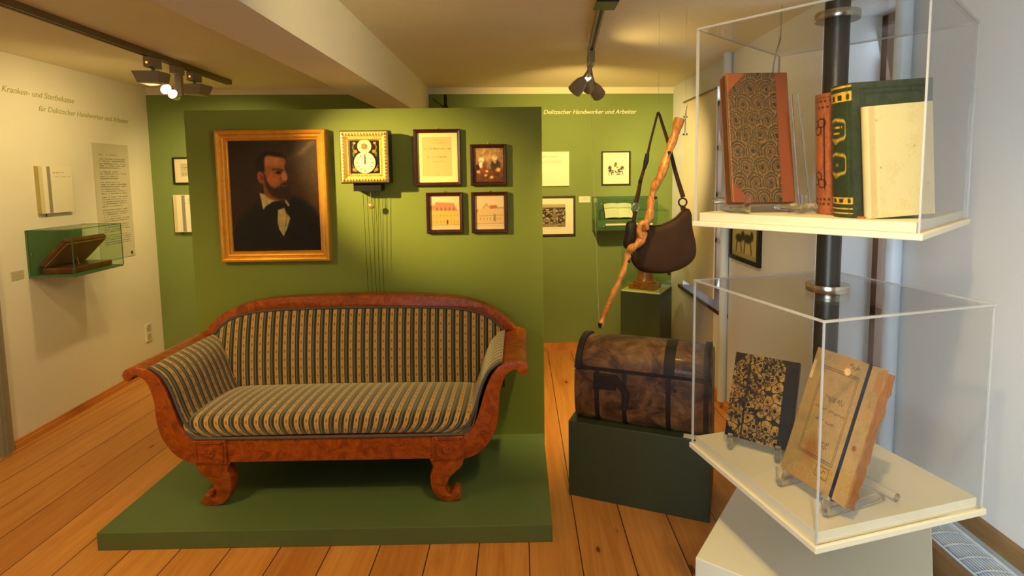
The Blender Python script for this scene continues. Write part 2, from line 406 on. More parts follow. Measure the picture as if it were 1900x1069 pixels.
def rect(X, Y, x0, x1, y0, y1): return ((X > x0) & (X < x1) & (Y > y0) & (Y < y1)).astype(float)
def vnoise(X, Y, fx, fy, seed=0):
    r = np.random.RandomState(seed); g = r.rand(64, 64); x = X * fx; y = Y * fy; xi = np.floor(x).astype(int); yi = np.floor(y).astype(int)
    u = x - xi; v = y - yi; u = u * u * (3 - 2 * u); v = v * v * (3 - 2 * v); a = lambda i, j: g[(yi + j) % 64, (xi + i) % 64]
    return (a(0, 0) * (1 - u) + a(1, 0) * u) * (1 - v) + (a(0, 1) * (1 - u) + a(1, 1) * u) * v
def textlines(img, X, Y, x0, x1, y0, step, n, c, seed=0, h=.35, last=.6):
    r = np.random.RandomState(seed)
    for i in range(n):
        y = y0 + i * step; e = x1 if r.rand() > .25 else x0 + (x1 - x0) * (last + .3 * r.rand())
        wn = (vnoise(X, Y, 60, .01, seed + i) > .3)
        img = over(img, rect(X, Y, x0, e, y, y + step * h) * wn * .75, c)
    return img

def frame_rings(wd, ht, prof):
    """mitred moulding: prof = [(inset from the outer edge, distance out from the wall)]"""
    mb = MB(); vs = []; fs = []; n = len(prof)
    for d, y in prof:
        a, b = wd / 2 - d, ht / 2 - d; vs += [(-a, -y, -b), (a, -y, -b), (a, -y, b), (-a, -y, b)]
    for i in range(n):
        j = (i + 1) % n
        for k in range(4): fs.append((i * 4 + k, i * 4 + (k + 1) % 4, j * 4 + (k + 1) % 4, j * 4 + k))
    return mb.add(vs, fs)

# ------------------------------------------------------------ the room
CZ = 2.375
def lx(y): return -3.0 - (y - 2.1) * .0530           # left wall face
def fy(x): return 4.74 + (x + 3.14) * .0530          # far wall face
struct('floor', MB().box(-3.4, 1.9, -1.95, 5.2, -.06, 0), M_FLOOR)
struct('ceiling', MB().box(-3.4, 1.9, -1.95, 5.2, CZ, CZ + .08), M_CEIL)
mb = MB()
DY0, DY1, DZ = 2.22, 3.10, 1.98
mb.prism([(lx(-1.9), -1.9), (lx(DY0), DY0), (lx(DY0) - .12, DY0), (lx(-1.9) - .12, -1.9)], 'z', 0, CZ)
mb.prism([(lx(DY1), DY1), (lx(4.95), 4.95), (lx(4.95) - .12, 4.95), (lx(DY1) - .12, DY1)], 'z', 0, CZ)
mb.prism([(lx(DY0), DY0), (lx(DY1), DY1), (lx(DY1) - .12, DY1), (lx(DY0) - .12, DY0)], 'z', DZ, CZ)
struct('wall_left', mb, M_CREAM)
d1 = struct('door_1', MB().prism([(lx(DY0) - .05, DY0), (lx(DY1) - .05, DY1), (lx(DY1) - .09, DY1), (lx(DY0) - .09, DY0)], 'z', .01, DZ), M_DOOR)
mb = MB()
for a, b in ((DY1, DY1 + .08), (DY0 - .08, DY0)):
    mb.prism([(lx(a) + .03, a), (lx(b) + .022, b), (lx(b), b), (lx(a), a)], 'z', 0, DZ + .08)
    mb.prism([(lx(a) + .036, a + .02), (lx(b) + .03, b - .03), (lx(b), b - .03), (lx(a), a + .02)], 'z', 0, DZ + .08)
mb.prism([(lx(DY0) + .03, DY0), (lx(DY1) + .03, DY1), (lx(DY1), DY1), (lx(DY0), DY0)], 'z', DZ, DZ + .08)
mb.build('door_frame', M_DOOR, d1)
hb = MB().tube([(lx(2.32) - .06, 2.32, 1.02), (lx(2.32) + .01, 2.32, 1.02), (lx(2.32) + .01, 2.44, 1.02)], .009, 8); hb.build('door_handle', M_CHROME, d1, smooth=True)

def far_mat():
    t = NT('far_wall_green_and_cream'); o = t.obj(); x, y, z = t.sep(o); n = t.noise(o, 2.2, 5, .6)
    g = t.mix(n, lin(120, 136, 74), lin(130, 146, 82)); c = t.mix(n, lin(222, 212, 182), lin(236, 228, 200))
    return t.pbr(t.mix(t.math('GREATER_THAN', z, 2.318), g, c), .8, 0, .2, t.bump(t.noise(o, 60, 6, .65), .12, .004))
struct('wall_far', MB().prism([(-3.3, fy(-3.3)), (1.9, fy(1.9)), (1.9, fy(1.9) + .12), (-3.3, fy(-3.3) + .12)], 'z', 0, CZ), far_mat())
def arc(cx, cy, r, n=12): return [(cx - r * math.cos(i / n * math.pi / 2), cy + r * math.sin(i / n * math.pi / 2)) for i in range(n + 1)]
WX = 1.39
mb = MB()
mb.prism([(WX, -1.9)] + arc(1.69, 1.95, .3) + [(1.76, 2.25), (1.76, -1.9)], 'z', 0, CZ)
mb.prism([(WX, 2.545)] + arc(1.69, 3.58, .3) + [(1.76, 3.88), (1.76, 2.545)], 'z', 0, CZ)
mb.prism([(WX, 4.62), (WX, 5.1), (1.76, 5.1), (1.76, 4.62)], 'z', 0, CZ)
mb.box(WX, 1.755, 1.97, 2.545, 0, .50); mb.box(WX, 1.755, 1.97, 2.545, 2.30, CZ)
mb.box(WX, 1.755, 3.60, 4.62, 0, .65); mb.box(WX, 1.755, 3.60, 4.62, 2.20, CZ)
M_RWALL = m_wall('right_wall_plaster', (220, 220, 216))
wr = struct('wall_right', mb, M_RWALL, smooth=True)
M_WFR = plain('brown_window_frame', (120, 88, 62), .5, .05)
def window(name, y0, y1, z0, z1, nz):
    x0, x1 = 1.66, 1.70; mb = MB(); f = .04
    for a, b, c, d in ((y0, y0 + f, z0, z1), (y1 - f, y1, z0, z1), (y0, y1, z0, z0 + f), (y0, y1, z1 - f, z1), ((y0 + y1) / 2 - .02, (y0 + y1) / 2 + .02, z0, z1)):
        mb.box(x0, x1, a, b, c, d)
    for i in range(1, nz):
        z = z0 + (z1 - z0) * i / nz; mb.box(x0, x1, y0, y1, z - .02, z + .02)
    o = struct(name, mb, M_WFR)
    MB().box(1.678, 1.682, y0 + f, y1 - f, z0 + f, z1 - f).build('pane', M_GLASS, o)
    return o
window('window_1', 2.25, 2.545, .50, 2.30, 4)
w2 = window('window_2', 3.88, 4.62, .65, 2.20, 4)
MB().box(WX - .035, 1.66, 3.60, 4.66, .625, .655).build('window_sill', M_MAHO, w2, bevel=.006)
mb = MB()
BW = (-1.4, .2, .85, 2.15)
mb.box(-3.3, BW[0], -1.92, -1.8, 0, CZ); mb.box(BW[1], 1.76, -1.92, -1.8, 0, CZ); mb.box(BW[0], BW[1], -1.92, -1.8, 0, BW[2]); mb.box(BW[0], BW[1], -1.92, -1.8, BW[3], CZ)
struct('wall_back', mb, M_CREAM)
mb = MB()
for a, b, c, d in ((BW[0], BW[0] + .05, BW[2], BW[3]), (BW[1] - .05, BW[1], BW[2], BW[3]), (BW[0], BW[1], BW[2], BW[2] + .05), (BW[0], BW[1], BW[3] - .05, BW[3]), (-.62, -.58, BW[2], BW[3])): mb.box(a, b, -1.88, -1.84, c, d)
w3 = struct('window_added_back', mb, M_WFR)  # unseen window added to let cool light onto the right wall
MB().box(BW[0] + .05, BW[1] - .05, -1.862, -1.858, BW[2] + .05, BW[3] - .05).build('pane', M_GLASS, w3)
struct('trim_1', MB().box(-1.02, -.78, -1.85, fy(-.9) + .005, 2.10, CZ + .01), M_CREAM)          # the ceiling beam
# baseboards
mb = MB(); a, b = 3.19, 4.72
mb.prism([(lx(a), a), (lx(a) + .022, a), (lx(b) + .022, b), (lx(b), b)], 'z', 0, .032)
mb.prism([(lx(a), a), (lx(a) + .012, a), (lx(b) + .012, b), (lx(b), b)], 'z', .032, .05)
struct('baseboard_left', mb, M_TRIMW)
mb = MB(); a, b = -3.11, 1.39
mb.prism([(a, fy(a) - .024), (b, fy(b) - .024), (b, fy(b)), (a, fy(a))], 'z', 0, .045)
mb.prism([(a, fy(a) - .013), (b, fy(b) - .013), (b, fy(b)), (a, fy(a))], 'z', .045, .068)
struct('baseboard_far', mb, M_TRIMW)
struct('baseboard_right', MB().box(WX - .022, WX, 1.97, 4.93, 0, .05).box(WX - .012, WX, 1.97, 4.93, .05, .068), M_TRIMW)

# partition, platform
PF = 3.12
tag(MB().box(-1.865, .13, PF, PF + .10, 0, 1.985).build('display_partition', M_PANEL, bevel=.002), 'tall green partition behind the sofa, hung with the portrait and clock', 'partition')
tag(MB().box(-1.852, .125, 2.268, PF, 0, .080).build('platform', M_PLAT, bevel=.002), 'low green platform on the floorboards carrying the striped sofa', 'platform')

# ------------------------------------------------------------ sofa
SX = -.898
sofa = thing('sofa', 'antique wooden sofa with striped upholstery and scrolled arms on the green platform', 'sofa', (SX, 2.75, .08))
def mir(p): return (2 * SX - p[0], *p[1:])
TOPC = [(-1.502, .412), (-1.553, .431), (-1.583, .477), (-1.606, .55), (-1.632, .632), (-1.662, .693), (-1.705, .737), (-1.765, .750)]
SCR = [(-1.795, .747), (-1.818, .733), (-1.826, .712), (-1.816, .692), (-1.800, .684), (-1.787, .692), (-1.780, .705), (-1.762, .712)]
UND = [(-1.738, .700), (-1.715, .674), (-1.691, .592), (-1.686, .50), (-1.667, .417), (-1.622, .344), (-1.568, .302), (-1.515, .289)]
armpoly = catmull(TOPC + SCR + UND, 4)
def inset(P, d):
    out = []
    for i in range(len(P)):
        a, b, c = np.array(P[i - 1]), np.array(P[i]), np.array(P[(i + 1) % len(P)]); t = (c - a); t /= (np.linalg.norm(t) + 1e-9); out.append(tuple(b + np.array([-t[1], t[0]]) * d))
    return out
for sgn in (0, 1):
    P = armpoly if not sgn else [mir(p) for p in armpoly]
    fr = MB().prism(P, 'y', 2.452, 2.50).build('arm_front', M_BURL, sofa, smooth=True, bevel=.003)
    Q = catmull(TOPC[:-1] + [TOPC[-1]] + SCR[:6], 4); Q = [(x + .006 * 0, z) for x, z in Q]
    # veneered roll running back: a shell following the scroll, 14 mm thick
    outer = catmull([(-1.700, .735)] + TOPC[-1:] + SCR, 5)
    inner = [(x * 1.0 + (.0), z) for x, z in outer]
    shell = []
    for i in range(len(outer)):
        a = np.array(outer[max(i - 1, 0)]); c = np.array(outer[min(i + 1, len(outer) - 1)]); t = c - a; t /= np.linalg.norm(t); nrm = np.array([t[1], -t[0]])
        shell.append(tuple(np.array(outer[i]) - nrm * .014))
    body = outer + shell[::-1]
    if sgn: body = [mir(p) for p in body]
    MB().prism(body, 'y', 2.50, 3.04).build('arm_roll', M_BURL, sofa, smooth=True)
    core = catmull(TOPC[:-1], 4)[::1] + catmull([(-1.700, .733), (-1.712, .66), (-1.684, .592), (-1.68, .50), (-1.66, .417), (-1.615, .344), (-1.565, .305), (-1.515, .292)], 3)
    core = [(x - .004 if i < 25 else x + .006, z - .002) for i, (x, z) in enumerate(core)]
    if sgn: core = [mir(p) for p in core]
    MB().prism(core, 'y', 2.50, 3.04).build('arm_body', M_BURL, sofa, smooth=True)
    # padded inner face of the arm, stripes following the profile
    prof = catmull([(-1.500, .432), (-1.535, .452), (-1.562, .492), (-1.586, .556), (-1.612, .640), (-1.646, .706), (-1.690, .742), (-1.706, .747)], 5)
    L = [0]
    for i in range(1, len(prof)): L.append(L[-1] + math.dist(prof[i], prof[i - 1]))
    n = len(prof) - 1
    def fn(u, v, prof=prof, n=n, sgn=sgn):
        i = min(int(round(v * n)), n); x, z = prof[i]
        a = np.array(prof[max(i - 1, 0)]); b = np.array(prof[min(i + 1, n)]); t = b - a; t /= np.linalg.norm(t)
        e = .016 * math.sin(math.pi * min(max(u, .0), 1)) ** .4 * math.sin(math.pi * min(v * .98 + .02, 1)) ** .5
        x, z = x + t[1] * e, z - t[0] * e * (1 if t[0] > 0 else -1) * -1
        y = 2.466 + u * .53
        return (x, y, z) if not sgn else mir((x, y, z))
    MB().grid(fn, 24, n, lambda u, v: (u * .53 + .01, L[min(int(round(v * n)), n)])).build('arm_upholstery', M_FAB, sofa, smooth=True, recalc=True)
    gp = [(x, 2.458, z) for x, z in prof]; 
    if sgn: gp = [mir(p) for p in gp]
    MB().tube(gp, .0065, 8).build('braid', M_GIMP, sofa, smooth=True)
# backrest
TI = [(-1.70, .745), (-1.684, .765), (-1.621, .823), (-1.526, .861), (-1.408, .880), (-1.23, .888), (-1.036, .891), (SX, .891)]
TO = [(-1.775, .742), (-1.754, .762), (-1.703, .815), (-1.629, .872), (-1.533, .911), (-1.414, .936), (-1.237, .949), (-1.04, .954), (SX, .955)]
def full(h): return h + [mir(p) for p in h[::-1][1:]]
ti = catmull(full(TI), 4); to = catmull(full(TO), 4)
ring = to + ti[::-1]
MB().prism(ring, 'y', 2.985, 3.045).build('back_rail', M_BURL, sofa, smooth=True, bevel=.006)
MB().prism(to + [(-.125, .60), (-.20, .36), (-1.596, .36), (-1.671, .60)], 'y', 3.045, 3.06).build('back_panel', M_BURL, sofa)
tix = np.array([p[0] for p in ti]); tiz = np.array([p[1] for p in ti])
def bfn(u, v):
    x = -1.70 + u * 1.604; zt = float(np.interp(x, tix, tiz)); z = .445 + v * (zt - .445 + .004)
    yb = 2.925 + .062 * v; e = .03 * (math.sin(math.pi * min(v * .96 + .04, 1)) ** .5) * min(1, math.sin(math.pi * u) * 6) ** .5
    return (x, yb - e, z)
MB().grid(bfn, 96, 24, lambda u, v: (u * 1.604 + .004, .445 + v * .45)).build('back_upholstery', M_FAB, sofa, smooth=True)
MB().tube([(x, 2.978, z - .003) for x, z in ti], .0065, 8).build('braid', M_GIMP, sofa, smooth=True)
# seat
sec = catmull([(2.470, .408), (2.462, .425), (2.458, .450), (2.464, .476), (2.482, .494), (2.53, .503), (2.65, .506), (2.80, .498), (2.93, .476), (2.96, .455)], 4)
SL = [0]
for i in range(1, len(sec)): SL.append(SL[-1] + math.dist(sec[i], sec[i - 1]))
armx = np.array([.408, .43, .46, .50, .55]); armv = np.array([.600, .640, .668, .682, .700])
def sfn(u, v):
    n = len(sec) - 1; y, z = sec[min(int(round(v * n)), n)]; hw = float(np.interp(z, armx, armv))
    s = (u - .5) * 2; e = 1 - abs(s) ** 14
    return (SX + s * hw, y, z - .012 * (1 - e) + .006 * math.cos(s * 1.4))
MB().grid(sfn, 120, len(sec) - 1, lambda u, v: ((u - .5) * 1.30 + .65, SL[min(int(round(v * (len(sec) - 1))), len(sec) - 1)])).build('seat', M_FAB, sofa, smooth=True)
gp = [(-1.556, 2.455, .440), (-1.52, 2.455, .414), (-1.47, 2.455, .407), (SX, 2.455, .405)]
gp = gp + [mir(p) for p in gp[::-1][1:]]
MB().tube(catmull(gp, 6), .0065, 8).build('braid', M_GIMP, sofa, smooth=True)
MB().box(-1.515, 2 * SX + 1.515, 2.456, 2.50, .290, .405).build('front_rail', M_BURL, sofa, bevel=.003)
MB().box(-1.515, 2 * SX + 1.515, 2.50, 3.045, .33, .41).build('seat_frame', M_BURL, sofa)
for sgn in (0, 1):
    f = (lambda p: p) if not sgn else mir
    x0, x1 = sorted((f((-1.522, 0))[0], f((-1.372, 0))[0]))
    cb = MB().box(x0, x1, 2.446, 2.50, .286, .400).build('corner_block', M_BURL, sofa, bevel=.002)
    xm = (x0 + x1) / 2
    c2 = MB()
    for a, b, c, d in ((x0 + .012, x1 - .012, .386, .391), (x0 + .012, x1 - .012, .297, .302), (x0 + .012, x0 + .017, .297, .391), (x1 - .017, x1 - .012, .297, .391)): c2.box(a, b, 2.442, 2.447, c, d)
    c2.build('carved_border', M_BURL, cb)
    Mr = Matrix.Translation((xm, 2.446, .344)) @ Matrix.Rotation(R(90), 4, 'X')
    rs = MB().lathe([(.0, .010), (.006, .009), (.009, .003), (.016, .007), (.024, .005), (.026, 0)], 20, M=Mr)
    for k in range(8):
        a = k * math.pi / 4; rs.lathe([(0, .008), (.004, .006), (.005, 0)], 8, c=(0, 0, 0), M=Mr @ Matrix.Translation((.018 * math.cos(a), .018 * math.sin(a), 0)))
    rs.build('rosette', M_BURL, cb, smooth=True)
    leg = [(-1.518, .290), (-1.513, .262), (-1.498, .240), (-1.468, .215), (-1.445, .185), (-1.434, .155), (-1.434, .128), (-1.446, .113), (-1.458, .118), (-1.462, .131), (-1.474, .137), (-1.492, .130), (-1.503, .112), (-1.500, .094), (-1.480, .082), (-1.44, .080), (-1.398, .095), (-1.372, .130), (-1.362, .175), (-1.364, .220), (-1.376, .250), (-1.368, .268), (-1.360, .290)]
    lp = [f(p) for p in catmull(leg, 3)]
    MB().prism(lp, 'y', 2.452, 2.520).build('leg', M_BURL, sofa, smooth=True, bevel=.003)
    MB().prism([f(p) for p in ((-1.50, .33), (-1.44, .2), (-1.44, .12), (-1.47, .08), (-1.41, .08), (-1.38, .14), (-1.37, .24), (-1.38, .33))], 'y', 2.975, 3.035).build('leg', M_BURL, sofa, bevel=.004)

# ------------------------------------------------------------ hung on the partition
def hung(name, label, cat, cx, cz, y, group=None, rotz=0): return thing(name, label, cat, (cx, y, cz), rotz, group)
p = hung('portrait_painting', 'oil portrait of a bearded person in dark coat and bow tie in wide gilt frame', 'painting', -1.378, 1.503, PF)
frame_rings(.612, .738, [(0, .0), (0, .036), (.004, .046), (.014, .050), (.022, .046), (.028, .034), (.036, .036), (.044, .032), (.048, .022), (.054, .024), (.058, .018), (.060, .010), (.060, .0)]).build('frame', M_GOLD, p, local=True)
def portrait(X, Y):
    n = vnoise(X, Y, 30, 34, 1) * .6 + vnoise(X, Y, 90, 100, 2) * .4
    im = base(X, (34, 20, 7)); im = over(im, ell(X, Y, .85, .42, .55, .5, 1.2), (64, 37, 13)); im = over(im, ell(X, Y, .12, .5, .3, .35, 1.5), (50, 28, 9)) 
    im = over(im, ell(X, Y, .74, .13, .35, .2, 1.5) * .5, (70, 52, 28))
    im = over(im, line(X, Y, [(.80, .12), (.95, .02)], .012, .05) * .55, (150, 135, 100)); im = over(im, line(X, Y, [(.68, .18), (.95, .02)], .02, .09) * .35, (110, 92, 62))
    coat = (17, 14, 8)
    im = over(im, poly(X, Y, [(.0, 1.0), (.03, .80), (.10, .68), (.22, .61), (.33, .52), (.36, .45), (.45, .55), (.62, .58), (.70, .50), (.80, .53), (.92, .60), (1.0, .70), (1.0, 1.02)], .02), coat)
    im = over(im, poly(X, Y, [(.33, .47), (.36, .62), (.40, .585), (.49, .545), (.60, .53), (.64, .60), (.66, .58), (.62, .53), (.50, .50)], .006), (196, 172, 104))
    skin = (168, 94, 40)
    im = over(im, poly(X, Y, [(.37, .29), (.38, .48), (.43, .52), (.52, .545), (.56, .53), (.54, .40)], .01), (140, 74, 26))
    im = over(im, poly(X, Y, [(.395, .14), (.385, .20), (.385, .30), (.40, .40), (.45, .44), (.55, .45), (.60, .42), (.605, .375), (.655, .345), (.645, .32), (.625, .28), (.625, .24), (.64, .20), (.62, .155), (.55, .135), (.45, .125)], .008), skin)
    im = over(im, ell(X, Y, .49, .185, .11, .05, .9), (196, 120, 58)); im = over(im, ell(X, Y, .47, .35, .07, .05, .9) * .8, (198, 100, 44)); im = over(im, ell(X, Y, .615, .325, .03, .05, .8), (206, 122, 58))
    im = over(im, line(X, Y, [(.49, .262), (.54, .258), (.60, .270)], .010, .015) * .75, (66, 32, 12)); im = over(im, ell(X, Y, .555, .288, .035, .017, .6), (70, 38, 18)); im = over(im, ell(X, Y, .555, .286, .012, .01, .5), (24, 14, 8))
    im = over(im, line(X, Y, [(.58, .33), (.575, .36), (.62, .368)], .007, .012) * .6, (110, 48, 18))
    im = over(im, ell(X, Y, .352, .33, .036, .055, .35, -.2), (176, 82, 32)); im = over(im, ell(X, Y, .358, .335, .015, .03, .7, -.2) * .7, (110, 46, 16))
    im = over(im, poly(X, Y, [(.31, .27), (.31, .18), (.35, .13), (.41, .105), (.52, .10), (.60, .12), (.635, .155), (.60, .155), (.52, .143), (.44, .133), (.405, .15), (.397, .20), (.40, .27), (.385, .275)], .012), (22, 12, 6))
    im = over(im, poly(X, Y, [(.39, .28), (.385, .34), (.40, .40), (.43, .46), (.48, .505), (.56, .535), (.64, .535), (.68, .49), (.68, .42), (.665, .375), (.62, .375), (.58, .385), (.555, .41), (.50, .43), (.455, .41), (.42, .365), (.405, .31)], .014), (48, 26, 11))
    im = over(im, line(X, Y, [(.59, .41), (.64, .405)], .008, .01) * .7, (130, 56, 30))
    im = over(im, poly(X, Y, [(.46, .555), (.55, .548), (.61, .56), (.65, .60), (.60, .61), (.57, .605), (.52, .625), (.47, .60)], .006), (14, 12, 8))
    im = over(im, poly(X, Y, [(.525, .625), (.60, .605), (.625, .64), (.66, .70), (.62, .79), (.575, .865), (.53, .80), (.515, .74)], .006), (186, 162, 96))
    im = over(im, line(X, Y, [(.605, .62), (.625, .68), (.585, .83)], .004, .006) * .7, (92, 70, 34)); im = over(im, poly(X, Y, [(.60, .60), (.66, .62), (.67, .70), (.625, .66)], .006), coat)
    im = im * (.88 + .24 * n[..., None]) + 4 * n[..., None]
    return im
M_OIL = vcol('varnished_oil_paint', .35, .4)
painted('canvas', .50, .626, 190, 238, portrait, M_OIL, p, y=-.012)

clock = hung('wall_clock', 'square wall clock with gilt beaded frame and painted black dial plate', 'clock', -.838, 1.712, PF)
MB().box(-.075, .075, -.085, 0, -.185, .10).build('movement_case', M_BLACK, clock, local=True)
MB().box(-.133, .133, -.105, -.04, -.143, .143).build('backing_box', M_BLACK, clock, local=True)
frame_rings(.266, .286, [(0, .098), (0, .108), (.008, .112)]).build('black_edge', M_BLACK, clock, local=True)
gf = frame_rings(.256, .276, [(0, .105), (0, .114), (.006, .124), (.016, .127), (.028, .118), (.034, .112), (.040, .115), (.048, .108), (.052, .100)]).build('gilt_moulding', M_GOLD2, clock, local=True)
bd = MB()
for (a, b, nb, ins, r_) in ((.113, .123, 14, 0, .0078), (.088, .098, 16, 0, .0048)):
    for k in range(nb + 1):
        t = -1 + 2 * k / nb
        for q in ((t * a, b), (t * a, -b), (a, t * b), (-a, t * b)):
            bd.lathe([(0, r_ * .9), (r_ * .6, r_ * .7), (r_, 0)], 8, M=Matrix.Translation((q[0], -(.1265 if r_ > .006 else .116), q[1])) @ Matrix.Rotation(R(90), 4, 'X'))
bd.build('beading', M_GOLD2, gf, local=True, smooth=True)
def dialplate(X, Y):
    im = base(X, (22, 16, 10))
    for sx in (0, 1):
        x = X if not sx else 1 - X
        im = over(im, line(x, Y, [(.12, .12), (.07, .20), (.10, .30), (.16, .36), (.10, .42), (.09, .48)], .022, .02) * .8, (150, 128, 40))
        im = over(im, ell(x, Y, .13, .08, .05, .03, .4), (210, 160, 60)); im = over(im, ell(x, Y, .17, .345, .065, .05, .4), (232, 128, 36)); im = over(im, ell(x, Y, .10, .40, .04, .05, .4), (96, 118, 36))
        im = over(im, ell(x, Y, .10, .915, .065, .055, .4), (230, 124, 34)); im = over(im, ell(x, Y, .16, .96, .05, .03, .4), (110, 126, 40)); im = over(im, line(x, Y, [(.05, .78), (.09, .86)], .018, .02) * .8, (120, 126, 40))
    return im
painted('dial_plate', .150, .172, 60, 68, dialplate, M_OIL, clock, y=-.108, cz=.004)
def medallion(X, Y):
    im = base(X, (196, 190, 158)); r = np.hypot(X - .5, Y - .5)
    im = over(im, (np.abs(r - .46) < .03).astype(float), (222, 206, 150)); im = over(im, ell(X, Y, .5, .60, .24, .10, .5), (190, 110, 56)); im = over(im, ell(X, Y, .38, .42, .09, .10, .6), (110, 120, 84)); im = over(im, ell(X, Y, .62, .45, .10, .09, .6), (96, 112, 92)); im = over(im, ell(X, Y, .5, .36, .07, .07, .6), (150, 116, 70))
    return im
def disc(name, r, fn, mat, parent, cx, cz, y, nr=26, na=72):
    mb = MB(); vs = [(cx, y, cz)]; xy = [(.5, .5)]
    for i in range(1, nr + 1):
        for k in range(na):
            a = 2 * math.pi * k / na; q = r * i / nr; vs.append((cx + q * math.cos(a), y, cz + q * math.sin(a))); xy.append((.5 + .5 * i / nr * math.cos(a), .5 - .5 * i / nr * math.sin(a)))
    fs = [(0, 1 + k, 1 + (k + 1) % na) for k in range(na)]
    for i in range(nr - 1):
        for k in range(na): fs.append((1 + i * na + k, 1 + (i + 1) * na + k, 1 + (i + 1) * na + (k + 1) % na, 1 + i * na + (k + 1) % na))
    mb.add(vs, fs); xy = np.array(xy); rgb = np.clip(fn(xy[:, 0], xy[:, 1]), 0, 255); mb.col = np.concatenate([s2l(rgb), np.ones((len(rgb), 1))], 1)
    return mb.build(name, mat, parent, local=True, recalc=False)
M_ENAM = vcol('painted_enamel', .3, .3)
disc('medallion', .038, medallion, M_ENAM, clock, 0, .058, -.111)
def dial(X, Y):
    im = base(X, (240, 232, 200)); dx, dy = X - .5, .5 - Y; r = np.hypot(dx, dy) * 2; a = np.degrees(np.arctan2(dx, dy)) % 360
    im = over(im, (np.abs(r - .97) < .035).astype(float), (206, 176, 110)); im = over(im, (np.abs(r - .86) < .008) * .7, (90, 74, 50)); im = over(im, (np.abs(r - .52) < .008) * .4, (120, 100, 70))
    nst = [4, 1, 2, 3, 3, 2, 3, 4, 5, 3, 2, 3]
    for h in range(12):
        da = (a - h * 30 + 180) % 360 - 180; tx = np.radians(da) * r; m = np.zeros(X.shape); k = nst[h]
        for j in range(k): m = np.maximum(m, (np.abs(tx - (j - (k - 1) / 2) * .042) < .014) & (r > .60) & (r < .80))
        im = over(im, m * .8, (70, 56, 44))
    return im
dl = disc('dial', .0585, dial, M_ENAM, clock, 0, -.030, -.113, 44, 144)
def hand(ang, ln, w_):
    Mh = Matrix.Translation((0, -.116, -.030)) @ Matrix.Rotation(R(ang), 4, 'Y')
    return MB().prism([(-w_, -.008), (w_, -.008), (w_ * .8, ln * .5), (w_ * 1.6, ln * .62), (0, ln), (-w_ * 1.6, ln * .62), (-w_ * .8, ln * .5)], 'y', -.001, .001, Mh)
hand(-2, .048, .0014).build('hand', M_BRASS, clock, local=True); hand(3, .034, .0018).build('hand', M_BRASS, clock, local=True)
MB().lathe([(0, .003), (.004, .002), (.004, 0)], 12, M=Matrix.Translation((0, -.116, -.030)) @ Matrix.Rotation(R(90), 4, 'X')).build('centre_cap', M_BRASS, clock, local=True)
for k, x in enumerate((-.034, -.012, .012, .034, .056)):
    MB().tube([(x, -.05, -.18), (x + .004, -.028, -.9)], .0011, 6).build('chain', M_IRON, clock, local=True)
MB().tube([(.012, -.062, -.18), (.012, -.062, -.262)], .0012, 6).build('pendulum_rod', M_BRASS, clock, local=True)
MB().lathe([(0, .006), (.012, .005), (.018, 0), (.012, -.005), (0, -.006)], 24, M=Matrix.Translation((.012, -.062, -.268)) @ Matrix.Rotation(R(90), 4, 'X')).build('pendulum_bob', M_BRASS, clock, local=True, smooth=True)

def framed(name, label, cat, cx, cz, wd, ht, fw, fn, nx, ny, y=PF, group=None, mat=None, rotz=0, mount=None, hook=True, dep=.022, glass=False, pm=None, py=-.010):
    t = hung(name, label, cat, cx, cz, y, group, rotz)
    frame_rings(wd, ht, [(0, 0), (0, dep), (.004, dep + .003), (fw - .005, dep), (fw, dep - .006), (fw, .004)]).build('frame', mat or M_MAHO, t, local=True)
    painted('picture', wd - 2 * fw + .004, ht - 2 * fw + .004, nx, ny, fn, pm or vcol('matt_print', .55), t, y=py)
    if hook: MB().tube([(0, -.004, ht / 2 - .002), (.004, -.006, ht / 2 + .006), (0, -.008, ht / 2 + .011), (-.004, -.006, ht / 2 + .006)], .0015, 6, closed=True).build('hanging_ring', M_BRASS, t, local=True)
    return t
def docpic(X, Y):
    im = base(X, (246, 220, 156)); im = over(im, rect(X, Y, .13, .84, .10, .86), (228, 188, 122)); im = over(im, (rect(X, Y, .125, .845, .095, .865) - rect(X, Y, .135, .835, .105, .855)) * .5, (180, 136, 80))
    for y, x0, x1, h, sd, st in ((.14, .34, .64, .010, 1, .4), (.20, .28, .50, .010, 8, .25), (.315, .17, .83, .020, 3, .55), (.48, .25, .76, .016, 5, .5), (.575, .36, .66, .010, 6, .3), (.20, .50, .70, .01, 9, .25), (.83, .42, .55, .012, 7, .2)):
        im = over(im, rect(X, Y, x0, x1, y, y + h) * (vnoise(X, Y, 70, .01, sd) > .38) * st, (96, 60, 36))
    return im
framed('framed_document', 'dark red frame with cream mounted title page, largest of the four right of the clock', 'picture', -.4575, 1.7075, .262, .315, .0195, docpic, 90, 110)
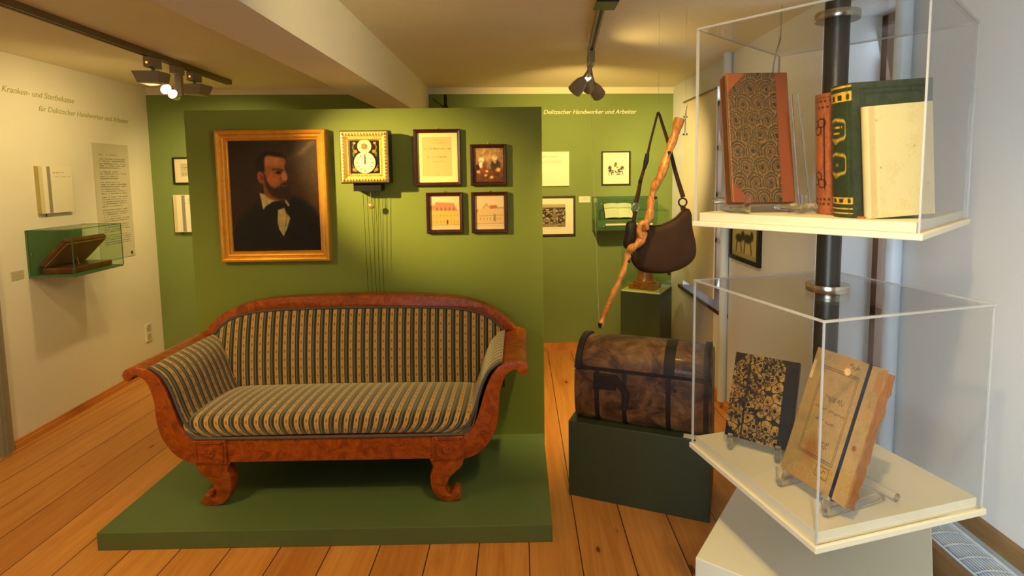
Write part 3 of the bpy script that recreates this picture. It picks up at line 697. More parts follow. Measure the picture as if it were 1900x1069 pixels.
def couple(X, Y):
    n = vnoise(X, Y, 18, 20, 4); im = base(X, (120, 78, 40)); im = over(im, ell(X, Y, .5, .15, .6, .45, 1.2), (190, 144, 88)); im = over(im, rect(X, Y, 0, 1, .62, 1) * .8, (92, 50, 20))
    im = over(im, ell(X, Y, .27, .58, .16, .22, .4), (128, 66, 40)); im = over(im, ell(X, Y, .26, .36, .10, .09, .5), (226, 206, 164)); im = over(im, ell(X, Y, .24, .50, .06, .09, .5), (236, 220, 186)); im = over(im, ell(X, Y, .14, .57, .06, .08, .5), (46, 28, 22))
    im = over(im, ell(X, Y, .74, .52, .17, .17, .4), (74, 52, 40)); im = over(im, ell(X, Y, .70, .31, .085, .09, .5), (216, 186, 136)); im = over(im, ell(X, Y, .72, .40, .05, .06, .6), (190, 156, 116))
    for a, b, s in ((.16, .70, .06), (.44, .68, .05), (.60, .86, .06), (.82, .64, .08), (.40, .80, .05)): im = over(im, ell(X, Y, a, b, s, s * .7, .8), (216, 160, 84))
    return im * (.82 + .36 * n[..., None])
framed('framed_photograph', 'dark red frame with brown photograph of an elderly couple, top right on the partition', 'picture', -.1725, 1.6635, .204, .230, .020, couple, 70, 80)
def house1(X, Y):
    im = base(X, (226, 190, 136)); im = over(im, ell(X, Y, .35, .05, .6, .2, 1), (232, 204, 152)); im = over(im, poly(X, Y, [(.0, .42), (.0, .29), (.18, .27), (.20, .19), (.80, .22), (.90, .40), (.98, .46)], .012), (198, 128, 88)); im = over(im, rect(X, Y, .02, .97, .44, .86), (222, 170, 84))
    im = over(im, (np.abs(Y - .44) < .008) * .5, (150, 110, 70))
    for i in range(8):
        x = .10 + i * .115
        for y, h in ((.55, .05), (.73, .06)): im = over(im, rect(X, Y, x, x + .035, y, y + h) * .6, (136, 104, 64))
    for i in range(5): im = over(im, ell(X, Y, .24 + i * .14, .39, .035, .05, .3) * .8, (126, 96, 92))
    im = over(im, ell(X, Y, .58, .77, .03, .07, .3) * .9, (70, 50, 30)); im = over(im, line(X, Y, [(0, .87), (1, .84)], .008) * .6, (110, 84, 56)); im = over(im, line(X, Y, [(0, .93), (1, .91)], .006) * .4, (120, 96, 66))
    return im
def house2(X, Y):
    im = base(X, (222, 190, 142)); im = over(im, poly(X, Y, [(.0, .52), (.05, .42), (.28, .38), (.34, .28), (.40, .24), (.48, .36), (.78, .33), (.86, .42), (1, .40), (1, .80), (.0, .80)], .012), (214, 176, 118))
    im = over(im, poly(X, Y, [(.50, .30), (.74, .29), (.78, .38), (.52, .40)], .012), (176, 104, 64)); im = over(im, poly(X, Y, [(.03, .46), (.10, .40), (.12, .48)], .012), (170, 100, 66)); im = over(im, line(X, Y, [(.28, .38), (.40, .24), (.48, .36)], .008), (130, 104, 84))
    im = over(im, ell(X, Y, .9, .37, .15, .03, .8) * .6, (140, 136, 126)); im = over(im, line(X, Y, [(.15, .60), (.95, .58)], .012, .02) * .5, (140, 118, 92))
    for i in range(7): im = over(im, rect(X, Y, .18 + i * .11, .215 + i * .11, .66, .72) * .5, (140, 110, 80))
    im = over(im, rect(X, Y, .64, .71, .55, .76) * .6, (116, 92, 76)); im = over(im, line(X, Y, [(0, .83), (1, .82)], .010) * .6, (110, 88, 66)); im = over(im, line(X, Y, [(0, .90), (1, .88)], .006) * .4, (120, 98, 70))
    return im
framed('framed_drawing', 'dark red frame with tinted drawing of a long yellow building, under the title page', 'picture', -.4245, 1.3965, .207, .231, .020, house1, 70, 80)
framed('framed_drawing', 'dark red frame with tinted drawing of a pale gabled building, under the couple photograph', 'picture', -.1715, 1.3955, .205, .232, .020, house2, 70, 80)

# ------------------------------------------------------------ far wall
FR = math.atan(.0530)
def farhung(x): return (x, fy(x))
def hangfar(name, label, cat, cx, cz, group=None): return thing(name, label, cat, (cx, fy(cx), cz), FR, group)
def horse(X, Y):
    n = vnoise(X, Y, 26, 30, 7); im = base(X, (234, 224, 184)); dk = (62, 50, 36)
    m = np.zeros(X.shape)
    for e in ((.28, .52, .07, .10), (.36, .60, .08, .05), (.50, .61, .13, .035), (.64, .58, .08, .06), (.74, .52, .07, .09), (.50, .36, .05, .045), (.47, .42, .03, .06), (.38, .68, .05, .02), (.60, .69, .10, .02)): m = np.maximum(m, ell(X, Y, *e, .5))
    for l in ([(.26, .62), (.24, .72)], [(.33, .64), (.35, .72)], [(.74, .60), (.78, .70)], [(.50, .38), (.57, .45), (.52, .50), (.60, .48)]): m = np.maximum(m, line(X, Y, l, .012))
    return over(im, m * (n > .28) * .9, dk)
t = hangfar('framed_print', 'small dark framed print with a horse-and-rider vignette on cream paper, on the far green wall', 'picture', .868, 1.658)
frame_rings(.262, .305, [(0, 0), (0, .018), (.012, .018), (.012, .004)]).build('frame', M_DKFRAME, t, local=True)
painted('picture', .242, .285, 80, 90, horse, vcol('matt_print'), t, y=-.008)
def group_photo(X, Y):
    im = base(X, (236, 224, 190)); n = vnoise(X, Y, 16, 22, 11); n2 = vnoise(X, Y, 40, 40, 12); inside = rect(X, Y, .12, .82, .17, .80)
    ph = base(X, (120, 104, 78)); ph = over(ph, rect(X, Y, 0, 1, .17, .26), (176, 160, 122)); ph = over(ph, (n > .45) * (Y > .28) * .85, (40, 32, 28)); ph = over(ph, (n2 > .72) * (Y > .3) * .8, (206, 184, 146)); ph = over(ph, rect(X, Y, 0, 1, .72, .80) * .7, (150, 128, 92))
    im = im * (1 - inside[..., None]) + ph * inside[..., None]
    return over(im, rect(X, Y, .3, .7, .84, .855) * .3, (120, 100, 70))
t = hangfar('framed_group_photograph', 'brown framed group photograph in cream mount, low on the far green wall beside the partition', 'picture', .288, 1.236)
frame_rings(.425, .360, [(0, 0), (0, .018), (.018, .018), (.018, .004)]).build('frame', M_DKFRAME, t, local=True)
painted('picture', .392, .327, 100, 84, group_photo, vcol('matt_print'), t, y=-.008)
def panel_txt(X, Y):
    im = base(X, (238, 228, 194)); im = over(im, rect(X, Y, .28, .72, .13, .155) * (vnoise(X, Y, 30, .01, 3) > .3) * .5, (150, 140, 110)); return textlines(im, X, Y, .35, .9, .26, .05, 2, (170, 160, 130), 5, .25)
t = hangfar('information_panel', 'white square text panel on the far green wall, right of the partition edge', 'panel', .24, 1.657)
MB().box(-.205, .205, -.022, 0, -.153, .153).build('board', M_WHITEP, t, local=True, bevel=.002)
painted('printed_face', .406, .302, 80, 60, panel_txt, vcol('matt_print'), t, y=-.0235)
def small_label(n_, lab, x, z, wd, ht):
    t = hangfar(n_, lab, 'label', x, z); MB().box(-wd / 2, wd / 2, -.004, 0, -ht / 2, ht / 2).build('card', M_WHITEP, t, local=True)
    painted('print', wd * .9, ht * .85, 30, 16, lambda X, Y: textlines(base(X, (232, 226, 204)), X, Y, .05, .9, .1, .2, 4, (150, 144, 124), 2, .4), vcol('matt_print'), t, y=-.005)
small_label('wall_label', 'small white label right above the group photograph on the far wall', .586, 1.382, .104, .056)
small_label('wall_label', 'small white label at the right end of the far glass case', 1.175, 1.375, .09, .05)
# far wall: framed print and panel left of the partition
def sketch(X, Y):
    im = base(X, (228, 214, 172)); im = over(im, rect(X, Y, .2, .8, .2, .75) * .5, (190, 176, 136)); return textlines(im, X, Y, .24, .76, .26, .08, 6, (130, 118, 88), 9, .4)
t = hangfar('framed_print', 'small black framed print half hidden at the left edge of the partition', 'picture', -2.83, 1.680)
frame_rings(.250, .226, [(0, 0), (0, .018), (.012, .018), (.012, .004)]).build('frame', M_BLACK, t, local=True)
painted('picture', .23, .206, 60, 54, sketch, vcol('matt_print'), t, y=-.008)
def bookpanel(X, Y, g=(236, 226, 192)):
    im = base(X, g); im = over(im, rect(X, Y, .0, .10, 0, 1) * .5, (196, 178, 110)); im = over(im, rect(X, Y, .24, .34, 0, 1), (150, 138, 120)); im = over(im, rect(X, Y, .38, .75, .13, .15) * (vnoise(X, Y, 26, .01, 3) > .3) * .6, (150, 140, 90)); im = over(im, rect(X, Y, .38, .96, .215, .225) * (vnoise(X, Y, 40, .01, 4) > .25) * .6, (150, 140, 100))
    return im
t = hangfar('information_panel', 'white text panel with grey stripe below the black framed print, cut by the partition', 'panel', -2.82, 1.313)
MB().box(-.142, .142, -.03, 0, -.160, .160).build('board', M_WHITEP, t, local=True, bevel=.002)
painted('printed_face', .280, .316, 60, 60, bookpanel, vcol('matt_print'), t, y=-.0315)
MB().tube([(-.09, -.015, -.160), (-.09, -.015, -.185)], .003, 6).build('peg', M_IRON, t, local=True)

def text_obj(name, label, txt, mat, M, width, shear=.28, space=1.0, bold=.0):
    cu = bpy.data.curves.new(name, 'FONT'); cu.body = txt; cu.size = 1; cu.shear = shear; cu.extrude = .02; cu.offset = bold; cu.space_character = space; cu.resolution_u = 3
    tmp = bpy.data.objects.new('tmp', cu); COL.objects.link(tmp); dg = bpy.context.evaluated_depsgraph_get(); me = bpy.data.meshes.new_from_object(tmp.evaluated_get(dg)); bpy.data.objects.remove(tmp)
    xs = [v.co.x for v in me.vertices]; x0, x1 = min(xs), max(xs); k = width / (x1 - x0)
    for v in me.vertices: v.co = Vector(((v.co.x - x0) * k, -(v.co.z + .02) * k * .5 - .0005, v.co.y * k))
    me.materials.clear(); me.materials.append(mat); o = bpy.data.objects.new(name, me); COL.objects.link(o); o.matrix_basis = M
    return tag(o, label, 'lettering')
text_obj('wall_lettering', 'white italic line "Delitzscher Handwerker und Arbeiter" high on the far green wall', 'Delitzscher Handwerker und Arbeiter', M_LETW, Matrix.Translation((.222, fy(.222), 2.142)) @ Matrix.Rotation(FR, 4, 'Z'), .836, bold=.006)
LROT = Matrix.Rotation(R(90) + .053, 4, 'Z')
def LM(y, z): return Matrix.Translation((lx(y), y, z)) @ LROT
text_obj('wall_lettering', 'upper olive italic line "Kranken- und Sterbekasse" on the left wall', 'u Kranken- und Sterbekasse', M_LETG, LM(3.31, 2.140), .61)
text_obj('wall_lettering', 'lower olive italic line "für Delitzscher Handwerker und Arbeiter" on the left wall', 'für Delitzscher Handwerker und Arbeiter', M_LETG, LM(3.61, 2.055), .88)

# far glass case with open book
fc = thing('wall_display_case', 'green-backed glass case holding an open book on the far green wall', 'display case', (.915, fy(.915), 1.10), FR)
MB().box(-.262, .262, -.018, 0, 0, .305).build('back_board', M_VITR, fc, local=True)
tray = [(0, .0), (-.20, .0), (-.235, .02), (-.245, .05), (-.245, .105), (0, .105)]
MB().prism([(y - .018 if y == 0 else y, z) for y, z in tray], 'x', -.26, .26).build('tray', M_VITR, fc, local=True)
for nm, b in (('glass_front', (-.26, .26, -.250, -.246, .02, .30)), ('glass_top', (-.26, .26, -.246, -.018, .297, .301)), ('glass_side', (-.264, -.260, -.246, -.018, .105, .297)), ('glass_side', (.260, .264, -.246, -.018, .105, .297))):
    MB().box(*b).build(nm, M_GLASSG, fc, local=True)
ed = MB()
for x in (-.262, .262): ed.box(x - .002, x + .002, -.252, -.246, .105, .301)
ed.box(-.262, .262, -.252, -.247, .298, .302); ed.box(-.262, .262, -.02, -.016, .303, .306); ed.build('glass_edges', M_EDGEG, fc, local=True)
Ml = Matrix.Translation((-.02, -.252, .072)); MB().box(-.17, .24, -.003, .0, -.008, .008, Ml).build('label_strip', M_WHITEP, fc, local=True)
MB().lathe([(0, .006), (.008, .004), (.008, 0)], 12, M=Matrix.Translation((-.225, -.250, .250)) @ Matrix.Rotation(R(90), 4, 'X')).build('clamp', M_CHROME, fc, local=True, smooth=True)
MB().lathe([(0, .006), (.008, .004), (.008, 0)], 12, M=Matrix.Translation((-.20, -.250, .055)) @ Matrix.Rotation(R(90), 4, 'X')).build('clamp', M_CHROME, fc, local=True, smooth=True)
bk = thing('open_book', 'open book with yellowed pages in the far glass case', 'book', (.885, fy(.885) - .10, 1.215), FR)
Mb = Matrix.Rotation(R(-32), 4, 'X')
def pg(s):
    def fn(u, v): x = s * (u * .125); return tuple(Mb @ Vector((x, -.012 * math.sin(math.pi * min(u * 1.1, 1)) ** .7 - .004 * (1 - u), v * .145)))
    return fn
for s in (-1, 1): MB().grid(pg(s), 12, 4).build('page', M_PAPER, bk, local=True, smooth=True, solid=.004)
MB().box(-.132, .132, .002, .006, -.004, .150, Mb).build('cover', M_DKFRAME, bk, local=True)

# pedestal below with glass cube and brown base
C0 = Vector((.995, 4.26, 0)); pa = math.atan2(4.03 - 4.18, 1.02 - .76)
ped = thing('pedestal', 'tall green pedestal with a glass hood standing in the far corner', 'pedestal', tuple(C0), pa)
MB().box(-.155, .155, -.17, .17, 0, .70).build('column', M_PLINTH, ped, local=True, bevel=.002)
MB().box(-.15, .15, -.165, .165, .70, .712).build('cap_board', plain('lit_glass_glow_tone', (206, 206, 130), .4), ped, local=True)  # pale colour paints in the glow of a lit glass base sheet
for nm, b in (('glass_side', (-.150, .150, -.166, -.162, .712, 1.10)), ('glass_side', (-.150, .150, .162, .166, .712, 1.10)), ('glass_side', (-.150, -.146, -.162, .162, .712, 1.10)), ('glass_side', (.146, .150, -.162, .162, .712, 1.10)), ('glass_top', (-.150, .150, -.166, .166, 1.10, 1.104))):
    MB().box(*b).build(nm, M_GLASSG, ped, local=True)
bs = thing('bust_base', 'brown moulded wooden base inside the glass hood on the green pedestal', 'bust base', (.975, 4.235, .712), pa)
MB().box(-.105, .105, -.09, .09, 0, .045).build('plinth', M_BUST, bs, local=True, bevel=.004)
MB().lathe([(.088, .045), (.088, .055), (.078, .062), (.070, .07), (.066, .085), (.060, .10), (.055, .14), (.060, .20), (.075, .26), (.06, .30), (.0, .31)], 28).build('turned_foot', M_BUST, bs, local=True, smooth=True)

# black iron thing above the partition
ir = thing('iron_ornament', 'black iron spike and disc showing above the top of the green partition', 'ornament', (-.62, fy(-.62) - .12, 2.05))
MB().lathe([(.0, .25), (.012, .245), (.016, .20), (.012, .19), (.016, .15), (.045, .12), (.075, .105), (.0, .10)], 20).build('spike', M_IRON, ir, local=True, smooth=True)
MB().tube([(-.11, .0, .215), (.0, 0, .13)], .004, 6).build('strut', M_IRON, ir, local=True)
MB().tube([(0, .10, .13), (0, 0, .13)], .006, 6).build('bracket', M_IRON, ir, local=True)

# ------------------------------------------------------------ left wall
def left_thing(name, label, cat, y, z): o = thing(name, label, cat); o.matrix_basis = LM(y, z); return o
t = left_thing('information_panel', 'cream book-shaped panel with grey stripe on the left wall above the glass case', 'panel', 3.665, 1.548)
MB().box(-.138, .138, -.026, 0, -.153, .153).build('board', plain('olive_edge_board', (186, 168, 96), .6), t, local=True)
painted('printed_face', .276, .306, 70, 76, bookpanel, vcol('matt_print'), t, y=-.0275)
MB().tube([(-.085, -.013, -.153), (-.085, -.013, -.175)], .003, 6).build('peg', M_IRON, t, local=True)
def longtext(X, Y):
    im = base(X, (204, 196, 164)); im = over(im, rect(X, Y, .15, .68, .085, .10) * (vnoise(X, Y, 24, .01, 3) > .25) * .5, (150, 150, 84))
    y = .125
    for k, n in enumerate((5, 4, 6, 5, 6, 4, 5)):
        im = textlines(im, X, Y, .14, .88, y, .0195, n, (120, 118, 100), 20 + k, .45); y += .0195 * n + .012
    return over(im, rect(X, Y, .86, .93, .955, .985), (56, 62, 40))
t = left_thing('text_panel', 'tall translucent grey text sheet on the left wall behind the glass case', 'panel', 4.250, 1.440)
MB().box(-.197, .197, -.004, 0, -.440, .440).build('sheet', plain('grey_sheet', (200, 192, 160), .4), t, local=True)
painted('printed_text', .390, .876, 90, 330, longtext, vcol('matt_print'), t, y=-.005)
t = left_thing('wall_label', 'small grey label at lower left of the glass case on the left wall', 'label', 3.335, 1.034)
MB().box(-.045, .045, -.003, 0, -.027, .027).build('card', plain('grey_card', (196, 184, 150), .6), t, local=True)
painted('print', .08, .046, 26, 14, lambda X, Y: textlines(base(X, (198, 186, 152)), X, Y, .05, .9, .1, .2, 4, (150, 140, 110), 2, .4), vcol('matt_print'), t, y=-.004)
t = left_thing('power_socket', 'white double power socket low on the left wall near the corner', 'socket', 4.535, .333)
MB().box(-.04, .04, -.010, 0, -.075, .075).build('plate', M_WHITEPL, t, local=True, bevel=.003)
for z in (-.037, .037):
    MB().lathe([(.027, .002), (.025, .003), (.022, -.004), (0, -.005)], 18, M=Matrix.Translation((0, -.010, z)) @ Matrix.Rotation(R(90), 4, 'X')).build('socket_insert', plain('socket_grey', (186, 176, 148), .4), t, local=True, smooth=True)
# left glass case
vc = left_thing('wall_display_case', 'glass case with green back and base on the left wall', 'display case', 3.645, 1.0)
VW, VD, VH = .23, .275, .30
MB().box(-VW, VW, -.012, 0, 0, VH).build('back_board', M_VITR, vc, local=True)
MB().box(-VW, VW, -VD, -.012, 0, .012).build('base_board', M_VITR, vc, local=True)
for nm, b in (('glass_front', (-VW, VW, -VD, -VD + .004, .012, VH)), ('glass_top', (-VW, VW, -VD, -.012, VH - .004, VH)), ('glass_side', (-VW, -VW + .004, -VD + .004, -.012, .012, VH - .004)), ('glass_side', (VW - .004, VW, -VD + .004, -.012, .012, VH - .004))):
    MB().box(*b).build(nm, M_GLASSG, vc, local=True)
ed = MB(); e = .0022
for x in (-VW, VW): ed.box(x - e, x + e, -VD - e, -VD + e, .012, VH); ed.box(x - e, x + e, -VD, -.012, VH - e, VH + e)
ed.box(-VW, VW, -VD - e, -VD + e, VH - e, VH + e); ed.build('glass_edges', M_EDGEG, vc, local=True)
for x in (-VW + .0, -.03): MB().lathe([(0, .006), (.006, .004), (.006, 0)], 10, M=Matrix.Translation((x if x > -.1 else -VW, -.03 if x < -.1 else -VD, .15 if x < -.1 else .02)) @ Matrix.Rotation(R(90), 4, 'X')).build('clamp', M_CHROME, vc, local=True, smooth=True)
M_LEATH = m_wood('brown_leather', (74, 30, 10), (112, 50, 18), (140, 70, 28), (5, 5, 5), True, .35, .25)
ob = left_thing('leather_album', 'thick brown leather-bound album standing half open in the left glass case', 'book', 3.655, 1.012)
MB().box(-.185, .185, -.225, -.035, 0, .040).build('lower_cover', M_LEATH, ob, local=True, bevel=.008, seg=3)
Mt = Matrix.Translation((0, -.045, .046)) @ Matrix.Rotation(R(-45), 4, 'X')
MB().box(-.185, .185, -.225, 0, 0, .032, Mt).build('upper_cover', M_LEATH, ob, local=True, bevel=.008, seg=3)
MB().box(-.178, .178, -.21, -.005, -.008, 0, Mt).build('pages', plain('aged_page_block', (150, 92, 40), .7), ob, local=True)
MB().tube([(-.02, -.150, .03), (-.01, -.13, .09)], .002, 6).build('clasp', M_BRASS, ob, local=True)

# ------------------------------------------------------------ display stand on the right
SC = (.8228, 1.4408)
pl_ = thing('display_plinth', 'white square plinth at the foot of the display stand', 'plinth', (SC[0], SC[1], 0), .936)
MB().box(-.259, .259, -.259, .259, 0, .57).build('block', M_STANDW, pl_, local=True, bevel=.002)
po = thing('display_pole', 'dark steel pole running through both acrylic cases up to the ceiling', 'pole', (SC[0], SC[1], .57))
MB().lathe([(.0295, 0), (.0295, CZ - .57)], 32).build('tube', M_POLE, po, local=True, smooth=True)
def collar(z): MB().lathe([(.0298, z), (.052, z), (.053, z + .002), (.053, z + .018), (.052, z + .020), (.0298, z + .020)], 40).build('collar', M_CHROME, po, local=True, smooth=True)
collar(1.283 - .57); collar(1.975 - .57 + .012)
def case(name, label, ang, z0, zt, s, sb, t0, t1):
    t = thing(name, label, 'display case', (SC[0], SC[1], z0), ang); h = s / 2; e = .0045; H = zt - z0
    MB().box(-sb / 2, sb / 2, -sb / 2, sb / 2, 0, t0).build('base_board', M_WHITEP, t, local=True, bevel=.002)
    MB().box(-h + .008, h - .008, -h + .008, h - .008, t0, t0 + t1).build('raised_board', M_WHITEP, t, local=True, bevel=.001)
    for a, b, c, d in ((-h, h, -h, -h + e), (-h, h, h - e, h), (-h, -h + e, -h + e, h - e), (h - e, h, -h + e, h - e)):
        MB().box(a, b, c, d, t0, H - e).build('side_pane', M_GLASS, t, local=True)
    mb = MB()                       # lid with a hole for the pole
    n = 32; vs = []
    for z in (H - e, H):
        for k in range(n):
            a = 2 * math.pi * (k + .5) / n; c, s_2 = math.cos(a), math.sin(a); m = h / max(abs(c), abs(s_2)); vs += [(c * .031, s_2 * .031, z), (c * m, s_2 * m, z)]
    fs = []
    for k in range(n):
        a, b = 2 * k, 2 * ((k + 1) % n); fs += [(a, a + 1, b + 1, b), (2 * n + a, 2 * n + b, 2 * n + b + 1, 2 * n + a + 1), (a + 1, 2 * n + a + 1, 2 * n + b + 1, b + 1), (a, b, 2 * n + b, 2 * n + a)]
    mb.add(vs, fs).build('lid', M_GLASS, t, local=True)
    ed = MB(); q = .0034
    for x in (-h, h):
        for y in (-h, h): ed.box(x - q * (x < 0) - .0 * 1 if x < 0 else x - q, x + q if x < 0 else x + q * .1, y - q * .1 if y < 0 else y - q, y + q if y < 0 else y + q * .1, t0, H)
    for y in (-h, h): ed.box(-h, h, y - q, y + q, H - q, H + q * .3); ed.box(y - q, y + q, -h, h, H - q, H + q * .3)
    ed.build('polished_edges', M_EDGE, t, local=True)
    return t
lowc = case('display_case', 'lower clear acrylic case on the pole holding a booklet and a gold-spotted book', -1.3146, .7595, 1.283, .494, .507, .0155, .024)
upc = case('display_case', 'upper clear acrylic case on the pole holding four antique books', -.8382, 1.460, 1.975, .500, .512, .014, .022)

def pose(P, ang, tilt): return Matrix.Translation(P) @ Matrix.Rotation(ang, 4, 'Z') @ Matrix.Rotation(-tilt, 4, 'X')
def thing_m(name, label, cat, M, group=None):
    o = thing(name, label, cat, group=group); o.matrix_basis = M; return o
def easel(label, P, ang, w_, zb, tilt, h, back=.13, r=.0085):
    """clear rod easel: two slanted uprights, two base rods with upturned front lips, one cross rod"""
    M = Matrix.Translation((P[0], P[1], zb)) @ Matrix.Rotation(ang, 4, 'Z'); t = thing_m('book_easel', label, 'easel', M)
    lift = P[2] - zb; st, ct = math.sin(tilt), math.cos(tilt)
    for x in (w_ * .14, w_ * .86):
        MB().tube([(x, -.028, lift + .018), (x, -.028, .010), (x, back, .010)], r, 12).build('base_rod', M_ROD, t, local=True, smooth=True)
        MB().tube([(x, .034, .016), (x, .036 + h * st, lift + h * ct * .96)], r * .6, 10).build('upright', M_ROD, t, local=True, smooth=True)
    MB().tube([(-.01, back + .001, .028), (w_ + .01, back + .001, .028)], r * 1.05, 12).build('cross_rod', M_ROD, t, local=True, smooth=True)
    return t
# --- booklet
ZL = .7595 + .0395; ZU = 1.460 + .036
BW_, BH_ = .190, .332
M = pose((.673, 1.366, .830), -1.233, .363)
bl = thing_m('booklet', 'worn tan paper booklet with handwritten title leaning on an easel in the lower case', 'booklet', M)
rnd = random.Random(5)
edge = [(BW_ + rnd.uniform(-.004, .003), BH_ * k / 22) for k in range(23)]
bot = [(BW_ * k / 12, rnd.uniform(0, .004)) for k in range(12)]
MB().prism(bot + edge + [(0, BH_ + .0)], 'y', 0, .004).build('cover', plain('tan_booklet_cover', (170, 116, 54), .8), bl, local=True)
for k in range(3):
    e2 = [(BW_ + .004 * (k + 1) + rnd.uniform(-.003, .003), .004 + (BH_ - .01) * j / 22) for j in range(23)]
    MB().prism([(.004, .004)] + e2 + [(.004, BH_ - .006)], 'y', .004 + k * .004, .0076 + k * .004).build('page_gathering', plain('brown_page_edges', (150, 96, 44), .85, .15, scale=60), bl, local=True)
def booklet(X, Y):
    n = vnoise(X, Y, 9, 14, 3) * .6 + vnoise(X, Y, 40, 60, 4) * .4
    im = base(X, (156, 124, 74)); im = over(im, ell(X, Y, .85, .9, .5, .5, 1.3) * .6, (204, 158, 86)); im = over(im, (n > .66) * .30, (150, 92, 38)); im = over(im, ell(X, Y, .35, .75, .12, .10, .9) * .6, (158, 92, 36))
    for q in ([(.17, .12), (.70, .12), (.70, .80), (.17, .80), (.17, .12)], [(.19, .135), (.68, .135), (.68, .785), (.19, .785), (.19, .135)]): im = over(im, line(X, Y, q, .0035, .005) * .8, (92, 66, 36))
    for q in ([(.50, .83), (.68, .83), (.68, .91), (.50, .91), (.50, .83)],): im = over(im, line(X, Y, q, .0035, .005) * .7, (92, 66, 36))
    ink = (66, 46, 24)
    def script(im, x0, x1, y, a, sd):
        r = np.random.RandomState(sd); xs = np.linspace(x0, x1, int((x1 - x0) * 160)); pts = [(x, y + a * (r.rand() - .5) * (1.6 if r.rand() > .8 else 1)) for x in xs]
        return over(im, line(X, Y, pts, .0020, .003) * .9, ink)
    im = script(im, .33, .60, .345, .045, 1); im = script(im, .22, .40, .43, .02, 2); im = script(im, .43, .66, .435, .022, 3); im = script(im, .28, .40, .515, .02, 4); im = script(im, .43, .56, .525, .022, 5); im = script(im, .47, .57, .67, .03, 6)
    im = script(im, .54, .64, .87, .035, 8); im = script(im, .53, .68, .055, .04, 9); im = script(im, .48, .56, .70, .02, 11)
    im = over(im, ell(X, Y, .52, .105, .045, .028, .4), (222, 176, 104)); im = over(im, ell(X, Y, .90, .60, .03, .02, .5) * .7, (128, 62, 24))
    im = over(im, rect(X, Y, .90, 1, 0, .3) * (n > .45) * .5, (140, 84, 36)); im = over(im, rect(X, Y, 0, .05, .1, .25) * .6, (228, 190, 120))
    return im * (.9 + .2 * n[..., None])
painted('printed_cover', BW_ * .995, BH_ * .99, 200, 340, booklet, vcol('old_paper_print', .75), bl, y=-.0008, cx=BW_ / 2, cz=BH_ / 2 + .001)
MB().box(.147, .155, -.0022, -.0008, -.001, BH_ + .001).box(.147, .155, -.0022, .017, -.0018, -.0008).box(.147, .155, -.0022, .017, BH_ + .0008, BH_ + .0018).build('dark_blue_band', plain('dark_blue_elastic', (22, 24, 40), .7), bl, local=True)
easel('clear acrylic rod easel under the tan booklet in the lower case', (.673, 1.366, .830), -1.233, BW_, ZL, .363, .27, .155, .0105)
# --- gold spotted book
GW, GH = .178, .245
M = pose((.598, 1.556, .830), -.665, .42)
gb = thing_m('marbled_book', 'book with black and gold spotted cover leaning at the back of the lower case', 'book', M)
MB().box(0, GW, 0, .003, 0, GH).box(0, GW, .015, .018, 0, GH).prism([(GW - .004, 0), (GW + .001, 0), (GW + .001, .018), (GW - .004, .018)], 'z', 0, GH).build('cover', M_BLACK, gb, local=True, bevel=.001)
MB().box(.004, GW - .004, .003, .015, .003, GH - .003).build('page_block', M_PAPER, gb, local=True)
def goldspots(X, Y):
    r = np.random.RandomState(12); n = vnoise(X, Y, 22, 30, 5) * .6 + vnoise(X, Y, 60, 80, 6) * .4
    im = base(X, (34, 28, 18)); cells = r.rand(150, 2); cells[:, 0] *= .80; rad = .022 + .044 * r.rand(150) ** 2
    d = np.full(X.shape, 9.); d2 = d.copy(); ri = np.zeros(X.shape)
    for (cx, cy), q in zip(cells, rad):
        dd = np.hypot((X - cx) * GW / GH * 1.15, Y - cy) - q; closer = dd < d; d2 = np.where(closer, d, np.minimum(d2, dd)); ri = np.where(closer, q, ri); d = np.minimum(d, dd)
    gold = (d2 - d > .010) & (d < .028); im = over(im, gold * 1.0, (166, 122, 48)); im = over(im, (n > .55) * gold * .5, (120, 84, 34)); im = over(im, (np.abs(d + ri * .35) < .0035) * .8, (70, 48, 22)); im = over(im, (d < -ri * .62) * 1., (26, 20, 14))
    im = over(im, (n < .24) * .8, (38, 32, 20))
    im = over(im, rect(X, Y, .80, 1, 0, 1), (30, 22, 15)); im = over(im, poly(X, Y, [(0, 0), (.20, 0), (0, .17)], .005), (36, 24, 16)); im = over(im, poly(X, Y, [(0, .85), (.18, 1), (0, 1)], .005), (16, 18, 14))
    im = over(im, line(X, Y, [(.25, 0), (.25, 1)], .013, .008), (34, 24, 18)); im = over(im, line(X, Y, [(.05, .36), (.42, .45)], .014, .008) * .9, (48, 30, 20))
    return im
painted('marbled_paper', GW, GH, 130, 180, goldspots, vcol('marbled_paper', .4), gb, y=-.0008, cx=GW / 2, cz=GH / 2)
easel('clear acrylic rod easel carrying the gold-spotted book at the back of the lower case', (.598, 1.556, .830), -.665, GW, ZL, .42, .15, .125)
